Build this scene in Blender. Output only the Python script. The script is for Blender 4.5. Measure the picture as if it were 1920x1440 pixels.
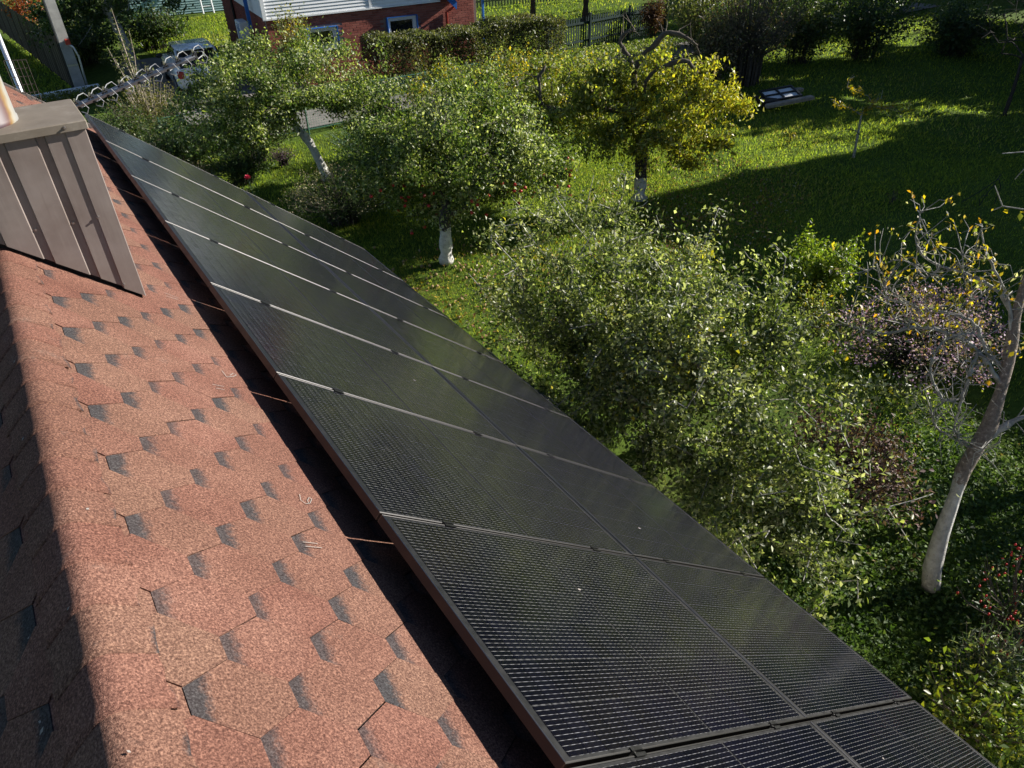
import bpy, math, random
import numpy as np
from mathutils import Matrix, Vector

for o in list(bpy.data.objects):
    bpy.data.objects.remove(o)
SC = bpy.context.scene
COL = SC.collection

# ------------------------------------------------------------------ camera
CAM_Z = 6.5
R_ = Vector((0.82853926, -0.55925066, -0.02759346))
D_ = Vector((-0.34533094, -0.4715794, -0.8113935))
F_ = Vector((0.44075985, 0.68180024, -0.5838486))
cam = bpy.data.cameras.new("camera")
cam.sensor_width = 36.0
cam.lens = 1369.7 / 1920 * 36.0
cam.clip_start = 0.05
cam.clip_end = 2000
cam_o = bpy.data.objects.new("camera", cam)
COL.objects.link(cam_o)
m = Matrix((R_, -D_, -F_)).transposed().to_4x4()
m.translation = Vector((0, 0, CAM_Z))
cam_o.matrix_world = m
SC.camera = cam_o

# ------------------------------------------------------------------ light
SUN = Vector((0.872, -0.215, 0.434)).normalized()
SUN_EL = math.asin(SUN.z)
world = bpy.data.worlds.new("World")
SC.world = world
world.use_nodes = True
wn = world.node_tree
sky = wn.nodes.new("ShaderNodeTexSky")
sky.sky_type = 'NISHITA'
sky.sun_disc = False
sky.sun_elevation = SUN_EL
sky.sun_rotation = math.atan2(SUN.x, SUN.y)
sky.air_density = 0.8
sky.dust_density = 0.1
sky.ozone_density = 2.0
wn.links.new(sky.outputs[0], wn.nodes["Background"].inputs[0])
wn.nodes["Background"].inputs[1].default_value = 0.05
sun = bpy.data.lights.new("sun", 'SUN')
sun.energy = 5.0
sun.angle = math.radians(0.53)
sun.color = (1.0, 0.945, 0.85)
sun_o = bpy.data.objects.new("sun", sun)
COL.objects.link(sun_o)
sun_o.location = SUN * 60
sun_o.rotation_euler = (-SUN).to_track_quat('-Z', 'Y').to_euler()
SC.view_settings.view_transform = 'Standard'
SC.view_settings.look = 'None'
SC.view_settings.exposure = 1.0
SC.view_settings.gamma = 1.0
SC.cycles.use_denoising = True
SC.cycles.max_bounces = 3
SC.cycles.adaptive_threshold = 0.02
SC.cycles.diffuse_bounces = 1
SC.cycles.glossy_bounces = 2
SC.cycles.transmission_bounces = 2
SC.cycles.transparent_max_bounces = 6
SC.cycles.sample_clamp_indirect = 4.0

rng = np.random.default_rng(7)
random.seed(7)


# ------------------------------------------------------------------ helpers
def tag(o, label, cat, group=None):
    o["label"] = label
    o["category"] = cat
    if group:
        o["group"] = group
    return o


def thing(name, label, cat, loc=(0, 0, 0), rotz=0.0, group=None):
    o = bpy.data.objects.new(name, None)
    o.empty_display_size = 0.2
    COL.objects.link(o)
    o.location = loc
    o.rotation_euler = (0, 0, rotz)
    return tag(o, label, cat, group)


def link(name, me, parent=None, loc=None, rot=None):
    o = bpy.data.objects.new(name, me)
    COL.objects.link(o)
    if parent is not None:
        o.parent = parent
    if loc is not None:
        o.location = loc
    if rot is not None:
        o.rotation_euler = rot
    return o


class MB:
    def __init__(s):
        s.v = []
        s.f = []

    def add(s, vs, fs):
        b = len(s.v)
        s.v += [tuple(map(float, q)) for q in vs]
        s.f += [tuple(i + b for i in q) for q in fs]
        return s

    def box(s, x0, x1, y0, y1, z0, z1):
        return s.add([(x0, y0, z0), (x1, y0, z0), (x1, y1, z0), (x0, y1, z0), (x0, y0, z1), (x1, y0, z1), (x1, y1, z1), (x0, y1, z1)],
                     [(0, 3, 2, 1), (4, 5, 6, 7), (0, 1, 5, 4), (1, 2, 6, 5), (2, 3, 7, 6), (3, 0, 4, 7)])

    def cbox(s, x0, x1, y0, y1, z0, z1, c):
        """box with chamfered vertical and top edges"""
        ring = lambda a, z: [(x0 + a + c, y0 + a, z), (x1 - a - c, y0 + a, z), (x1 - a, y0 + a + c, z), (x1 - a, y1 - a - c, z),
                             (x1 - a - c, y1 - a, z), (x0 + a + c, y1 - a, z), (x0 + a, y1 - a - c, z), (x0 + a, y0 + a + c, z)]
        vs = ring(0, z0) + ring(0, z1 - c) + ring(c, z1)
        fs = [tuple(range(7, -1, -1)), tuple(range(16, 24))]
        for k in (0, 8):
            for i in range(8):
                j = (i + 1) % 8
                fs.append((k + i, k + j, k + 8 + j, k + 8 + i))
        return s.add(vs, fs)

    def tube(s, pts, rad, n=8, cap=True):
        pts = [Vector(p) for p in pts]
        if not hasattr(rad, "__len__"):
            rad = [rad] * len(pts)
        vs, fs = [], []
        up = None
        for i, p in enumerate(pts):
            t = (pts[min(i + 1, len(pts) - 1)] - pts[max(i - 1, 0)]).normalized()
            if up is None:
                up = Vector((0, 0, 1)) if abs(t.z) < 0.9 else Vector((1, 0, 0))
            a = (up - t * up.dot(t)).normalized()
            up = a
            b = t.cross(a)
            for k in range(n):
                q = 2 * math.pi * k / n
                vs.append(p + (a * math.cos(q) + b * math.sin(q)) * rad[i])
        for i in range(len(pts) - 1):
            for k in range(n):
                j = (k + 1) % n
                fs.append((i * n + k, i * n + j, (i + 1) * n + j, (i + 1) * n + k))
        if cap:
            fs.append(tuple(range(n - 1, -1, -1)))
            fs.append(tuple(range((len(pts) - 1) * n, len(pts) * n)))
        return s.add(vs, fs)

    def prism(s, poly, y0, y1):
        """poly in x,z extruded along y"""
        n = len(poly)
        vs = [(x, y0, z) for x, z in poly] + [(x, y1, z) for x, z in poly]
        fs = [tuple(range(n)), tuple(range(2 * n - 1, n - 1, -1))]
        for i in range(n):
            j = (i + 1) % n
            fs.append((i, n + i, n + j, j))
        return s.add(vs, fs)

    def sphere(s, c, r, nu=10, nv=7):
        if not hasattr(r, "__len__"):
            r = (r, r, r)
        vs = [(c[0], c[1], c[2] + r[2])]
        for i in range(1, nv):
            t = math.pi * i / nv
            for k in range(nu):
                q = 2 * math.pi * k / nu
                vs.append((c[0] + r[0] * math.sin(t) * math.cos(q), c[1] + r[1] * math.sin(t) * math.sin(q), c[2] + r[2] * math.cos(t)))
        vs.append((c[0], c[1], c[2] - r[2]))
        fs = []
        for k in range(nu):
            fs.append((0, 1 + k, 1 + (k + 1) % nu))
            fs.append((len(vs) - 1, 1 + (nv - 2) * nu + (k + 1) % nu, 1 + (nv - 2) * nu + k))
        for i in range(nv - 2):
            for k in range(nu):
                j = (k + 1) % nu
                fs.append((1 + i * nu + k, 1 + (i + 1) * nu + k, 1 + (i + 1) * nu + j, 1 + i * nu + j))
        return s.add(vs, fs)

    def mesh(s, name, mat, smooth=False):
        me = bpy.data.meshes.new(name)
        me.from_pydata(s.v, [], s.f)
        me.materials.append(mat)
        if smooth:
            me.polygons.foreach_set("use_smooth", [True] * len(me.polygons))
        me.update()
        return me

    def build(s, name, mat, parent=None, smooth=False, loc=None, rot=None):
        return link(name, s.mesh(name, mat, smooth), parent, loc, rot)


def np_mesh(name, verts, tris, mat, col=None, smooth=False):
    me = bpy.data.meshes.new(name)
    verts = np.ascontiguousarray(verts, dtype=np.float32)
    tris = np.ascontiguousarray(tris, dtype=np.int32)
    k = tris.shape[1]
    me.vertices.add(len(verts))
    me.vertices.foreach_set("co", verts.ravel())
    me.loops.add(tris.size)
    me.loops.foreach_set("vertex_index", tris.ravel())
    me.polygons.add(len(tris))
    me.polygons.foreach_set("loop_start", np.arange(0, tris.size, k, dtype=np.int32))
    me.polygons.foreach_set("loop_total", np.full(len(tris), k, dtype=np.int32))
    if smooth:
        me.polygons.foreach_set("use_smooth", np.ones(len(tris), dtype=bool))
    if col is not None:
        a = me.attributes.new("Col", 'FLOAT_COLOR', 'POINT')
        c4 = np.ones((len(verts), 4), dtype=np.float32)
        c4[:, :3] = col
        a.data.foreach_set("color", c4.ravel())
    me.materials.append(mat)
    me.update(calc_edges=True)
    return me


# ------------------------------------------------------------------ materials
class NT:
    def __init__(s, name):
        s.m = bpy.data.materials.new(name)
        s.m.use_nodes = True
        s.t = s.m.node_tree
        s.p = s.t.nodes["Principled BSDF"]
        s.out = s.t.nodes["Material Output"]

    def n(s, typ, **kw):
        o = s.t.nodes.new("ShaderNode" + typ)
        for k, v in kw.items():
            if isinstance(v, (int, float, str, bool)) and hasattr(o, k):
                setattr(o, k, v)
        return o

    def l(s, a, b):
        s.t.links.new(a, b)

    def set(s, key, v):
        s.p.inputs[key].default_value = v

    def noise(s, vec, scale, detail=4, rough=0.6):
        o = s.n("TexNoise")
        o.inputs["Scale"].default_value = scale
        o.inputs["Detail"].default_value = detail
        o.inputs["Roughness"].default_value = rough
        if vec is not None:
            s.l(vec, o.inputs["Vector"])
        return o.outputs["Fac"]

    def ramp(s, fac, stops):
        o = s.n("ValToRGB")
        e = o.color_ramp.elements
        while len(e) < len(stops):
            e.new(0.5)
        for q, (p, c) in zip(e, stops):
            q.position = p
            q.color = (*c, 1) if hasattr(c, "__len__") else (c, c, c, 1)
        s.l(fac, o.inputs[0])
        return o.outputs[0]

    def mix(s, fac, a, b, mode='MIX'):
        o = s.n("Mix")
        o.data_type = 'RGBA'
        o.blend_type = mode
        for v, i in ((fac, 0), (a, 6), (b, 7)):
            if isinstance(v, bpy.types.NodeSocket):
                s.l(v, o.inputs[i])
            elif i == 0:
                o.inputs[0].default_value = v
            else:
                o.inputs[i].default_value = (*v, 1)
        return o.outputs[2]

    def math(s, op, a, b=None, c=None):
        o = s.n("Math")
        o.operation = op
        for i, v in enumerate((a, b, c)):
            if v is None:
                continue
            if isinstance(v, bpy.types.NodeSocket):
                s.l(v, o.inputs[i])
            else:
                o.inputs[i].default_value = v
        return o.outputs[0]

    def bump(s, h, strength, dist=0.01):
        o = s.n("Bump")
        o.inputs["Strength"].default_value = strength
        o.inputs["Distance"].default_value = dist
        s.l(h, o.inputs["Height"])
        s.l(o.outputs[0], s.p.inputs["Normal"])

    def pos(s):
        return s.n("NewGeometry").outputs["Position"]

    def obj(s):
        return s.n("TexCoord").outputs["Object"]


def plain(name, c, rough=0.6, metal=0.0, var=0.15, scale=6.0, spec=0.4, bump=0.0, bscale=60.0, coat=0.0):
    t = NT(name)
    p = t.obj()
    f = t.noise(p, scale, 5)
    c = np.array(c)
    t.l(t.ramp(f, [(0.3, tuple(c * (1 - var))), (0.7, tuple(np.minimum(c * (1 + var), 1)))]), t.p.inputs["Base Color"])
    f2 = t.noise(p, scale * 3.1, 4)
    t.l(t.ramp(f2, [(0.3, max(rough - 0.1, 0.02)), (0.7, min(rough + 0.1, 1))]), t.p.inputs["Roughness"])
    t.set("Metallic", metal)
    t.set("Specular IOR Level", spec)
    t.set("Coat Weight", coat)
    if bump:
        t.bump(t.noise(p, bscale, 4), bump)
    return t.m


def leaf_mat(name, transl=0.4, rough=0.42, spec=0.45):
    t = NT(name)
    a = t.n("Attribute")
    a.attribute_name = "Col"
    t.l(a.outputs["Color"], t.p.inputs["Base Color"])
    t.set("Roughness", rough)
    t.set("Specular IOR Level", spec)
    tr = t.n("BsdfTranslucent")
    t.l(t.mix(1.0, a.outputs["Color"], (1.75, 1.9, 0.7), 'MULTIPLY'), tr.inputs[0])
    ms = t.n("MixShader")
    ms.inputs[0].default_value = transl
    t.l(t.p.outputs[0], ms.inputs[1])
    t.l(tr.outputs[0], ms.inputs[2])
    t.l(ms.outputs[0], t.out.inputs[0])
    return t.m


def shingle_mat(name, red=True):
    t = NT(name)
    pos = t.pos()
    tab = t.n("Attribute")
    tab.attribute_name = "tab"
    sep = t.n("SeparateXYZ")
    t.l(tab.outputs["Vector"], sep.inputs[0])
    big = t.noise(pos, 2.2, 3)
    g1 = t.noise(pos, 150.0, 3, 0.8)
    g2 = t.n("TexVoronoi")
    g2.inputs["Scale"].default_value = 210.0
    t.l(pos, g2.inputs["Vector"])
    rnd = t.n("ObjectInfo").outputs["Random"]
    base = t.ramp(big, [(0.30, (0.130, 0.055, 0.040)), (0.5, (0.162, 0.072, 0.053)), (0.70, (0.200, 0.098, 0.073))])
    base = t.mix(t.math('MULTIPLY', t.math('POWER', rnd, 1.6), 0.55), base, (0.165, 0.098, 0.068))
    gran = t.ramp(g1, [(0.30, (0.30, 0.25, 0.25)), (0.5, (1.0, 1.0, 1.0)), (0.68, (2.1, 2.3, 2.25))])
    base = t.mix(1.0, base, gran, 'MULTIPLY')
    spk = t.ramp(g2.outputs["Color"], [(0.0, (0.55, 0.5, 0.5)), (0.6, (1, 1, 1)), (0.93, (1.1, 1.1, 1.05)), (1.0, (2.0, 2.1, 2.1))])
    base = t.mix(0.7, base, spk, 'MULTIPLY')
    # printed dark band near the upper edge of every tab, worn out raggedly down the slope
    jag = t.math('MULTIPLY', t.math('SUBTRACT', t.noise(pos, 30.0, 6, 0.85), 0.5), 0.12)
    depth = t.math('ADD', sep.outputs["Y"], jag)
    skew = t.math('MULTIPLY', sep.outputs["X"], 0.10)
    d = t.math('ADD', depth, skew)
    lim = t.math('ADD', 0.014, t.math('MULTIPLY', rnd, 0.030))
    mr = t.n("MapRange")
    mr.clamp = True
    t.l(d, mr.inputs[0])
    t.l(lim, mr.inputs[1])
    t.l(t.math('ADD', lim, 0.034), mr.inputs[2])
    mr.inputs[3].default_value = 1.0
    mr.inputs[4].default_value = 0.0
    dk = t.mix(1.0, (0.036, 0.037, 0.041), gran, 'MULTIPLY')
    dk = t.mix(0.6, dk, spk, 'MULTIPLY')
    colr = t.mix(t.math('MULTIPLY', mr.outputs[0], t.math('ADD', 0.72, t.math('MULTIPLY', rnd, 0.22))), base, dk)
    # pale dusty scuffs
    sc = t.noise(pos, 3.7, 6, 0.75)
    sc2 = t.math('MULTIPLY', t.ramp(sc, [(0.62, 0.0), (0.74, 1.0)]), 0.28)
    colr = t.mix(sc2, colr, (0.25, 0.20, 0.17))
    t.l(colr, t.p.inputs["Base Color"])
    t.set("Roughness", 0.93)
    t.set("Specular IOR Level", 0.25)
    t.bump(g1, 0.9, 0.004)
    return t.m


M = {}
M['shingle'] = shingle_mat('red granule shingle')
M['bitumen'] = plain('black bitumen underlay', (0.02, 0.017, 0.016), 0.9)
M['brown_metal'] = plain('brown painted sheet metal', (0.225, 0.185, 0.168), 0.40, 0.0, 0.09, 4, 0.5)
M['cap_metal'] = None
M['steel'] = plain('galvanised steel', (0.5, 0.5, 0.5), 0.35, 0.9, 0.1)
def clad_mat():
    t = NT('weathered brown cladding')
    p = t.pos()
    mp = t.n("Mapping")
    mp.inputs["Scale"].default_value = (26, 26, 1.6)
    t.l(p, mp.inputs[0])
    st = t.noise(mp.outputs[0], 1.0, 5, 0.7)
    bl = t.noise(p, 5.0, 5, 0.6)
    c = t.ramp(bl, [(0.3, (0.175, 0.142, 0.128)), (0.7, (0.245, 0.205, 0.19))])
    c = t.mix(t.math('MULTIPLY', t.ramp(st, [(0.5, 0.0), (0.75, 1.0)]), 0.35), c, (0.33, 0.29, 0.26))
    c = t.mix(t.math('MULTIPLY', t.ramp(st, [(0.28, 1.0), (0.42, 0.0)]), 0.35), c, (0.11, 0.085, 0.075))
    t.l(c, t.p.inputs["Base Color"])
    t.l(t.ramp(bl, [(0.3, 0.32), (0.7, 0.5)]), t.p.inputs["Roughness"])
    t.bump(t.noise(p, 3.0, 2), 0.25, 0.02)
    return t.m


M['clad'] = clad_mat()
M['screw'] = plain('screw head steel', (0.28, 0.25, 0.24), 0.4, 0.7, 0.2, 40)
M['alu'] = plain('aluminium', (0.62, 0.64, 0.67), 0.4, 0.75, 0.08)
M['black_plastic'] = plain('black plastic', (0.02, 0.02, 0.02), 0.45)
M['yellow_plastic'] = plain('aged plastic', (0.16, 0.16, 0.1), 0.5)
def frame_mat(name, axis, c=0.18):
    """extruded anodised aluminium: drawing grooves run along the bar, highlight spreads across it"""
    t = NT(name)
    t.set("Base Color", (c, c * 0.97, c * 0.97, 1))
    t.set("Metallic", 1.0)
    t.set("Roughness", 0.62)
    t.set("Anisotropic", 0.88)
    vt = t.n("VectorTransform")
    vt.vector_type = 'VECTOR'
    vt.convert_from = 'OBJECT'
    vt.convert_to = 'WORLD'
    vt.inputs[0].default_value = axis
    t.l(vt.outputs[0], t.p.inputs["Tangent"])
    return t.m


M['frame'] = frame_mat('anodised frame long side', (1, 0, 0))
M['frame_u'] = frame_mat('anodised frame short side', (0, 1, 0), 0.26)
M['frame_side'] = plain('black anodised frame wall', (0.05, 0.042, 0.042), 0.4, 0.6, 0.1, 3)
M['clamp'] = plain('black clamp', (0.03, 0.03, 0.03), 0.4, 0.6)
M['backsheet'] = plain('black backsheet', (0.002, 0.002, 0.003), 0.5, 0, 0.1, 5, 0.5, coat=0.0)
M['chalk'] = plain('white chalk', (0.27, 0.245, 0.225), 0.95, 0, 0.1, 90)
M['concrete'] = plain('weathered concrete', (0.34, 0.335, 0.32), 0.85, 0, 0.22, 4, 0.3, 0.3, 40)
M['white_paint'] = plain('white paint', (0.78, 0.80, 0.82), 0.5, 0, 0.05)
M['blue_paint'] = plain('blue paint', (0.02, 0.12, 0.42), 0.45, 0, 0.12)
M['red_paint'] = plain('red paint', (0.45, 0.05, 0.03), 0.45, 0, 0.15)
M['brown_fence'] = plain('dark brown fence sheet', (0.022, 0.014, 0.013), 0.5, 0, 0.2)
M['green_paint'] = plain('dark green paint', (0.010, 0.030, 0.027), 0.55, 0, 0.25, 3)
M['green_wire'] = plain('green coated wire', (0.05, 0.13, 0.09), 0.5)
M['pale_green_fence'] = plain('pale green fence wood', (0.22, 0.24, 0.17), 0.7, 0, 0.2)
M['glass'] = plain('dark window glass', (0.01, 0.014, 0.018), 0.06, 0, 0.3, 2, 0.6)
M['rubber'] = plain('black rubber', (0.015, 0.015, 0.016), 0.8)
M['car_white'] = plain('white car paint', (0.78, 0.81, 0.85), 0.25, 0, 0.03, 2, 0.6, coat=1.0)
M['tail_red'] = plain('red lamp plastic', (0.35, 0.01, 0.012), 0.15, 0, 0.1, 3, 0.6)
M['plate'] = plain('number plate', (0.7, 0.72, 0.75), 0.4)
M['teal_siding'] = plain('pale teal siding', (0.30, 0.46, 0.46), 0.6, 0, 0.06)
M['bark'] = plain('grey brown bark', (0.10, 0.085, 0.07), 0.9, 0, 0.4, 14, 0.2, 0.8, 30)
M['bark_dark'] = plain('dark bark', (0.05, 0.042, 0.038), 0.9, 0, 0.4, 14, 0.2, 0.8, 30)
M['bark_pale'] = plain('pale lichen bark', (0.34, 0.33, 0.30), 0.9, 0, 0.55, 11, 0.2, 0.8, 30)
M['leaf'] = leaf_mat('leaf', 0.40, 0.42, 0.45)
M['leaf_dull'] = leaf_mat('dull leaf', 0.25, 0.6, 0.25)
M['grass'] = leaf_mat('grass blade', 0.55, 0.6, 0.2)
M['apple'] = plain('red apple skin', (0.38, 0.025, 0.02), 0.3, 0, 0.35, 9, 0.5)
M['hip'] = plain('red rose hip', (0.48, 0.02, 0.02), 0.3, 0, 0.2, 9, 0.5)
M['pink_petal'] = plain('pink petal', (0.72, 0.06, 0.12), 0.6, 0, 0.2, 30)
M['loop_wire'] = plain('grey coated wire', (0.34, 0.35, 0.36), 0.5)
M['boom'] = plain('weathered aluminium boom', (0.42, 0.44, 0.48), 0.5, 0.15, 0.1)
M['wood_grey'] = plain('weathered wood', (0.30, 0.25, 0.2), 0.85, 0, 0.3, 8)


def cap_mat():
    t = NT('dusty chimney cap')
    p = t.pos()
    f = t.noise(p, 7.0, 7, 0.7)
    f2 = t.noise(p, 2.3, 3)
    a = t.ramp(f, [(0.3, (0.15, 0.125, 0.095)), (0.55, (0.20, 0.17, 0.135)), (0.72, (0.30, 0.27, 0.23))])
    t.l(t.mix(t.math('MULTIPLY', f2, 0.4), a, (0.16, 0.125, 0.10)), t.p.inputs["Base Color"])
    t.set("Roughness", 0.6)
    return t.m


M['cap_metal'] = cap_mat()


def flue_mat():
    t = NT('heat tinted steel')
    p = t.obj()
    s = t.n("SeparateXYZ")
    t.l(p, s.inputs[0])
    xn = t.math('DIVIDE', s.outputs["X"], 0.175)
    w = t.math('ADD', t.math('SUBTRACT', 1.0, xn), t.math('MULTIPLY', t.math('SUBTRACT', t.noise(p, 5.0, 3), 0.5), 0.35))
    w = t.math('ADD', w, t.math('MULTIPLY', s.outputs["Z"], 0.3))
    c = t.ramp(w, [(0.03, (0.25, 0.245, 0.235)), (0.13, (0.27, 0.25, 0.20)), (0.20, (0.20, 0.115, 0.03)), (0.27, (0.075, 0.02, 0.012)), (0.36, (0.045, 0.012, 0.02)), (0.6, (0.03, 0.02, 0.035))])
    t.l(c, t.p.inputs["Base Color"])
    t.set("Metallic", 0.0)
    t.set("Roughness", 0.5)
    return t.m


M['flue'] = flue_mat()


def cell_mat():
    """monocrystalline cell under low-iron glass: round wires run along the local y axis"""
    t = NT('solar cell under glass')
    p = t.obj()
    s = t.n("SeparateXYZ")
    t.l(p, s.inputs[0])
    ph = t.math('FRACT', t.math('ADD', t.math('DIVIDE', s.outputs["X"], 0.0182), 100.5))
    dist = t.math('ABSOLUTE', t.math('SUBTRACT', ph, 0.5))
    line = t.math('LESS_THAN', dist, 0.042)
    wp = t.pos()
    dash = t.math('ADD', t.math('SINE', t.math('MULTIPLY', s.outputs["Y"], 2 * math.pi / 0.037)), t.math('MULTIPLY', t.noise(wp, 22.0, 3), 2.2))
    dash = t.ramp(t.math('MULTIPLY', dash, 0.5), [(0.15, 0.25), (0.9, 1.0)])
    fac = t.math('MULTIPLY', line, dash)
    cid = t.n("ObjectInfo").outputs["Random"]
    cellc = t.ramp(cid, [(0.0, (0.0010, 0.0012, 0.0040)), (1.0, (0.0020, 0.0022, 0.0075))])
    dust = t.noise(wp, 1.6, 6, 0.65)
    cellc = t.mix(t.math('MULTIPLY', t.ramp(dust, [(0.35, 0.0), (0.75, 1.0)]), 0.0025), cellc, (0.5, 0.47, 0.42))
    t.l(t.mix(fac, cellc, (0.22, 0.22, 0.225)), t.p.inputs["Base Color"])  # silver tone puts the round wires' glint into flat colour
    t.set("Roughness", 1.0)
    t.set("Specular IOR Level", 0.0)
    t.set("Coat Weight", 1.0)
    t.set("Coat IOR", 1.5)
    t.set("Sheen Weight", 0.035)
    t.set("Sheen Roughness", 0.3)
    t.set("Sheen Tint", (0.75, 0.85, 1.0, 1))
    st = t.noise(wp, 9.0, 5, 0.7)
    t.l(t.ramp(st, [(0.3, 0.09), (0.7, 0.2)]), t.p.inputs["Coat Roughness"])
    b = t.n("Bump")
    b.inputs["Strength"].default_value = 0.05
    b.inputs["Distance"].default_value = 0.001
    t.l(t.noise(wp, 420.0, 2), b.inputs["Height"])
    t.l(b.outputs[0], t.p.inputs["Coat Normal"])
    return t.m


M['cell'] = cell_mat()


def ground_mat():
    t = NT('lawn soil')
    p = t.pos()
    a = t.noise(p, 0.35, 6, 0.65)
    b = t.noise(p, 9.0, 6, 0.75)
    c = t.ramp(a, [(0.32, (0.05, 0.085, 0.014)), (0.5, (0.075, 0.12, 0.018)), (0.62, (0.085, 0.125, 0.022)), (0.78, (0.10, 0.095, 0.04))])
    d = t.ramp(b, [(0.3, (0.5, 0.5, 0.5)), (0.7, (1.45, 1.45, 1.4))])
    t.l(t.mix(1.0, c, d, 'MULTIPLY'), t.p.inputs["Base Color"])
    t.set("Roughness", 0.95)
    t.set("Specular IOR Level", 0.1)
    t.bump(b, 0.8, 0.05)
    return t.m


M['ground'] = ground_mat()
M['asphalt'] = plain('worn asphalt', (0.20, 0.185, 0.17), 0.9, 0, 0.2, 1.2, 0.2, 0.4, 90)
M['soil'] = plain('bare soil', (0.06, 0.048, 0.034), 0.95, 0, 0.35, 3, 0.1, 0.8, 25)


def whitewash_mat(name, zmax, bark, wb=1.5):
    t = NT(name)
    p = t.pos()
    s = t.n("SeparateXYZ")
    t.l(p, s.inputs[0])
    n1 = t.noise(p, 9.0, 6, 0.75)
    n2 = t.noise(p, 26.0, 4, 0.7)
    z = t.math('ADD', s.outputs["Z"], t.math('MULTIPLY', n1, 0.9))
    fz = t.math('LESS_THAN', z, zmax + 0.45)
    wear = t.math('LESS_THAN', n2, 0.64)
    f = t.math('MULTIPLY', fz, wear)
    wc = t.ramp(n1, [(0.3, (0.24 * wb, 0.23 * wb, 0.21 * wb)), (0.6, (0.46 * wb, 0.455 * wb, 0.43 * wb))])
    bc = t.ramp(n2, [(0.3, tuple(np.array(bark) * 0.5)), (0.6, bark), (0.68, tuple(np.array(bark) * 1.9 + 0.10))])
    t.l(t.mix(f, bc, wc), t.p.inputs["Base Color"])
    t.set("Roughness", 0.9)
    t.set("Specular IOR Level", 0.2)
    t.bump(n2, 0.9, 0.02)
    return t.m


# ------------------------------------------------------------------ setting: ground, road
def sheet(name, poly, z, mat, label, cat):
    b = MB()
    b.add([(x, y, z) for x, y in poly], [tuple(range(len(poly)))])
    o = b.build(name, mat)
    o["kind"] = "structure"
    o["label"] = label
    o["category"] = cat
    return o


gx = np.concatenate([np.linspace(-400, -20, 8), np.linspace(-10, 60, 141), np.linspace(80, 400, 8)])
gy = np.concatenate([np.linspace(-400, -20, 8), np.linspace(-10, 60, 141), np.linspace(80, 400, 8)])
GX, GY = np.meshgrid(gx, gy, indexing='ij')


def ground_z(x, y):
    w = np.clip((np.asarray(x) - 4.5) / 2.0, 0, 1) * np.clip((21 - np.asarray(y)) / 2.0, 0, 1)
    return w * 0.05 * (np.sin(x * 0.9 + 1.3 * np.sin(y * 0.6)) + np.sin(y * 1.1 + x * 0.35) + 0.5 * np.sin(2.3 * x - 1.7 * y)) - 0.05 * (1 - 0)


GZ = ground_z(GX, GY)
nx, ny = GX.shape
idx = np.arange(nx * ny).reshape(nx, ny)
quads = np.stack([idx[:-1, :-1].ravel(), idx[1:, :-1].ravel(), idx[1:, 1:].ravel(), idx[:-1, 1:].ravel()], 1)
g = link("ground", np_mesh("ground", np.stack([GX.ravel(), GY.ravel(), GZ.ravel()], 1), quads, M['ground'], None, True))
g["kind"] = "structure"
g["label"] = "mown garden lawn with patches of soil"
g["category"] = "lawn"
sheet("road", [(-40, 22.6), (-40, 24.4), (9, 24.3), (20, 23.9), (40, 23.6), (40, 21.6), (20, 21.9), (9, 22.3)][::-1], 0.0, M['asphalt'], "narrow grey asphalt lane behind the mesh fence", "road")
sheet("driveway", [(4.6, 24.35), (7.7, 24.3), (8.2, 36.5), (4.2, 36.5)], 0.004, M['asphalt'], "asphalt driveway with the parked white car", "driveway")

# ------------------------------------------------------------------ own house: roof, shingles
TH = math.radians(40)
CT, ST = math.cos(TH), math.sin(TH)
O = Vector((0.639, 8.855, 4.504))          # upper far corner of the solar array (glass plane)
U = Vector((0, 1, 0))
V = Vector((CT, 0, -ST))                   # down the right slope
N = Vector((ST, 0, CT))                    # out of the roof
HR = 0.148                                 # glass plane above the shingles


def rp(u, v, n):
    """u along the ridge, v down the right slope, n above the shingle plane"""
    return O + U * u + V * v + N * (n - HR)


VR = -1.055                                 # ridge
RIDGE = rp(0, VR, 0)
VL = Vector((-CT, 0, -ST))
NL = Vector((-ST, 0, CT))


def lp(u, w, n):
    """left slope: w down from the ridge"""
    return RIDGE + U * u + VL * w + NL * n


U_FAR, U_NEAR = 0.38, -10.6
V_EAVE = 3.85
house = thing("house", "house under the camera with red-brown shingle roof carrying solar panels", "house", (RIDGE.x, 4.0, 0))


def hchild(o, parent=house):
    """parent a world-space object without moving it"""
    o.parent = parent
    o.matrix_parent_inverse = Matrix.Translation(-Vector(parent.location))
    return o


def quadslab(pts, t, nrm):
    b = MB()
    lo = [p - nrm * t for p in pts]
    b.add(list(pts) + lo, [(0, 1, 2, 3), (7, 6, 5, 4), (0, 4, 5, 1), (1, 5, 6, 2), (2, 6, 7, 3), (3, 7, 4, 0)])
    return b


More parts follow.
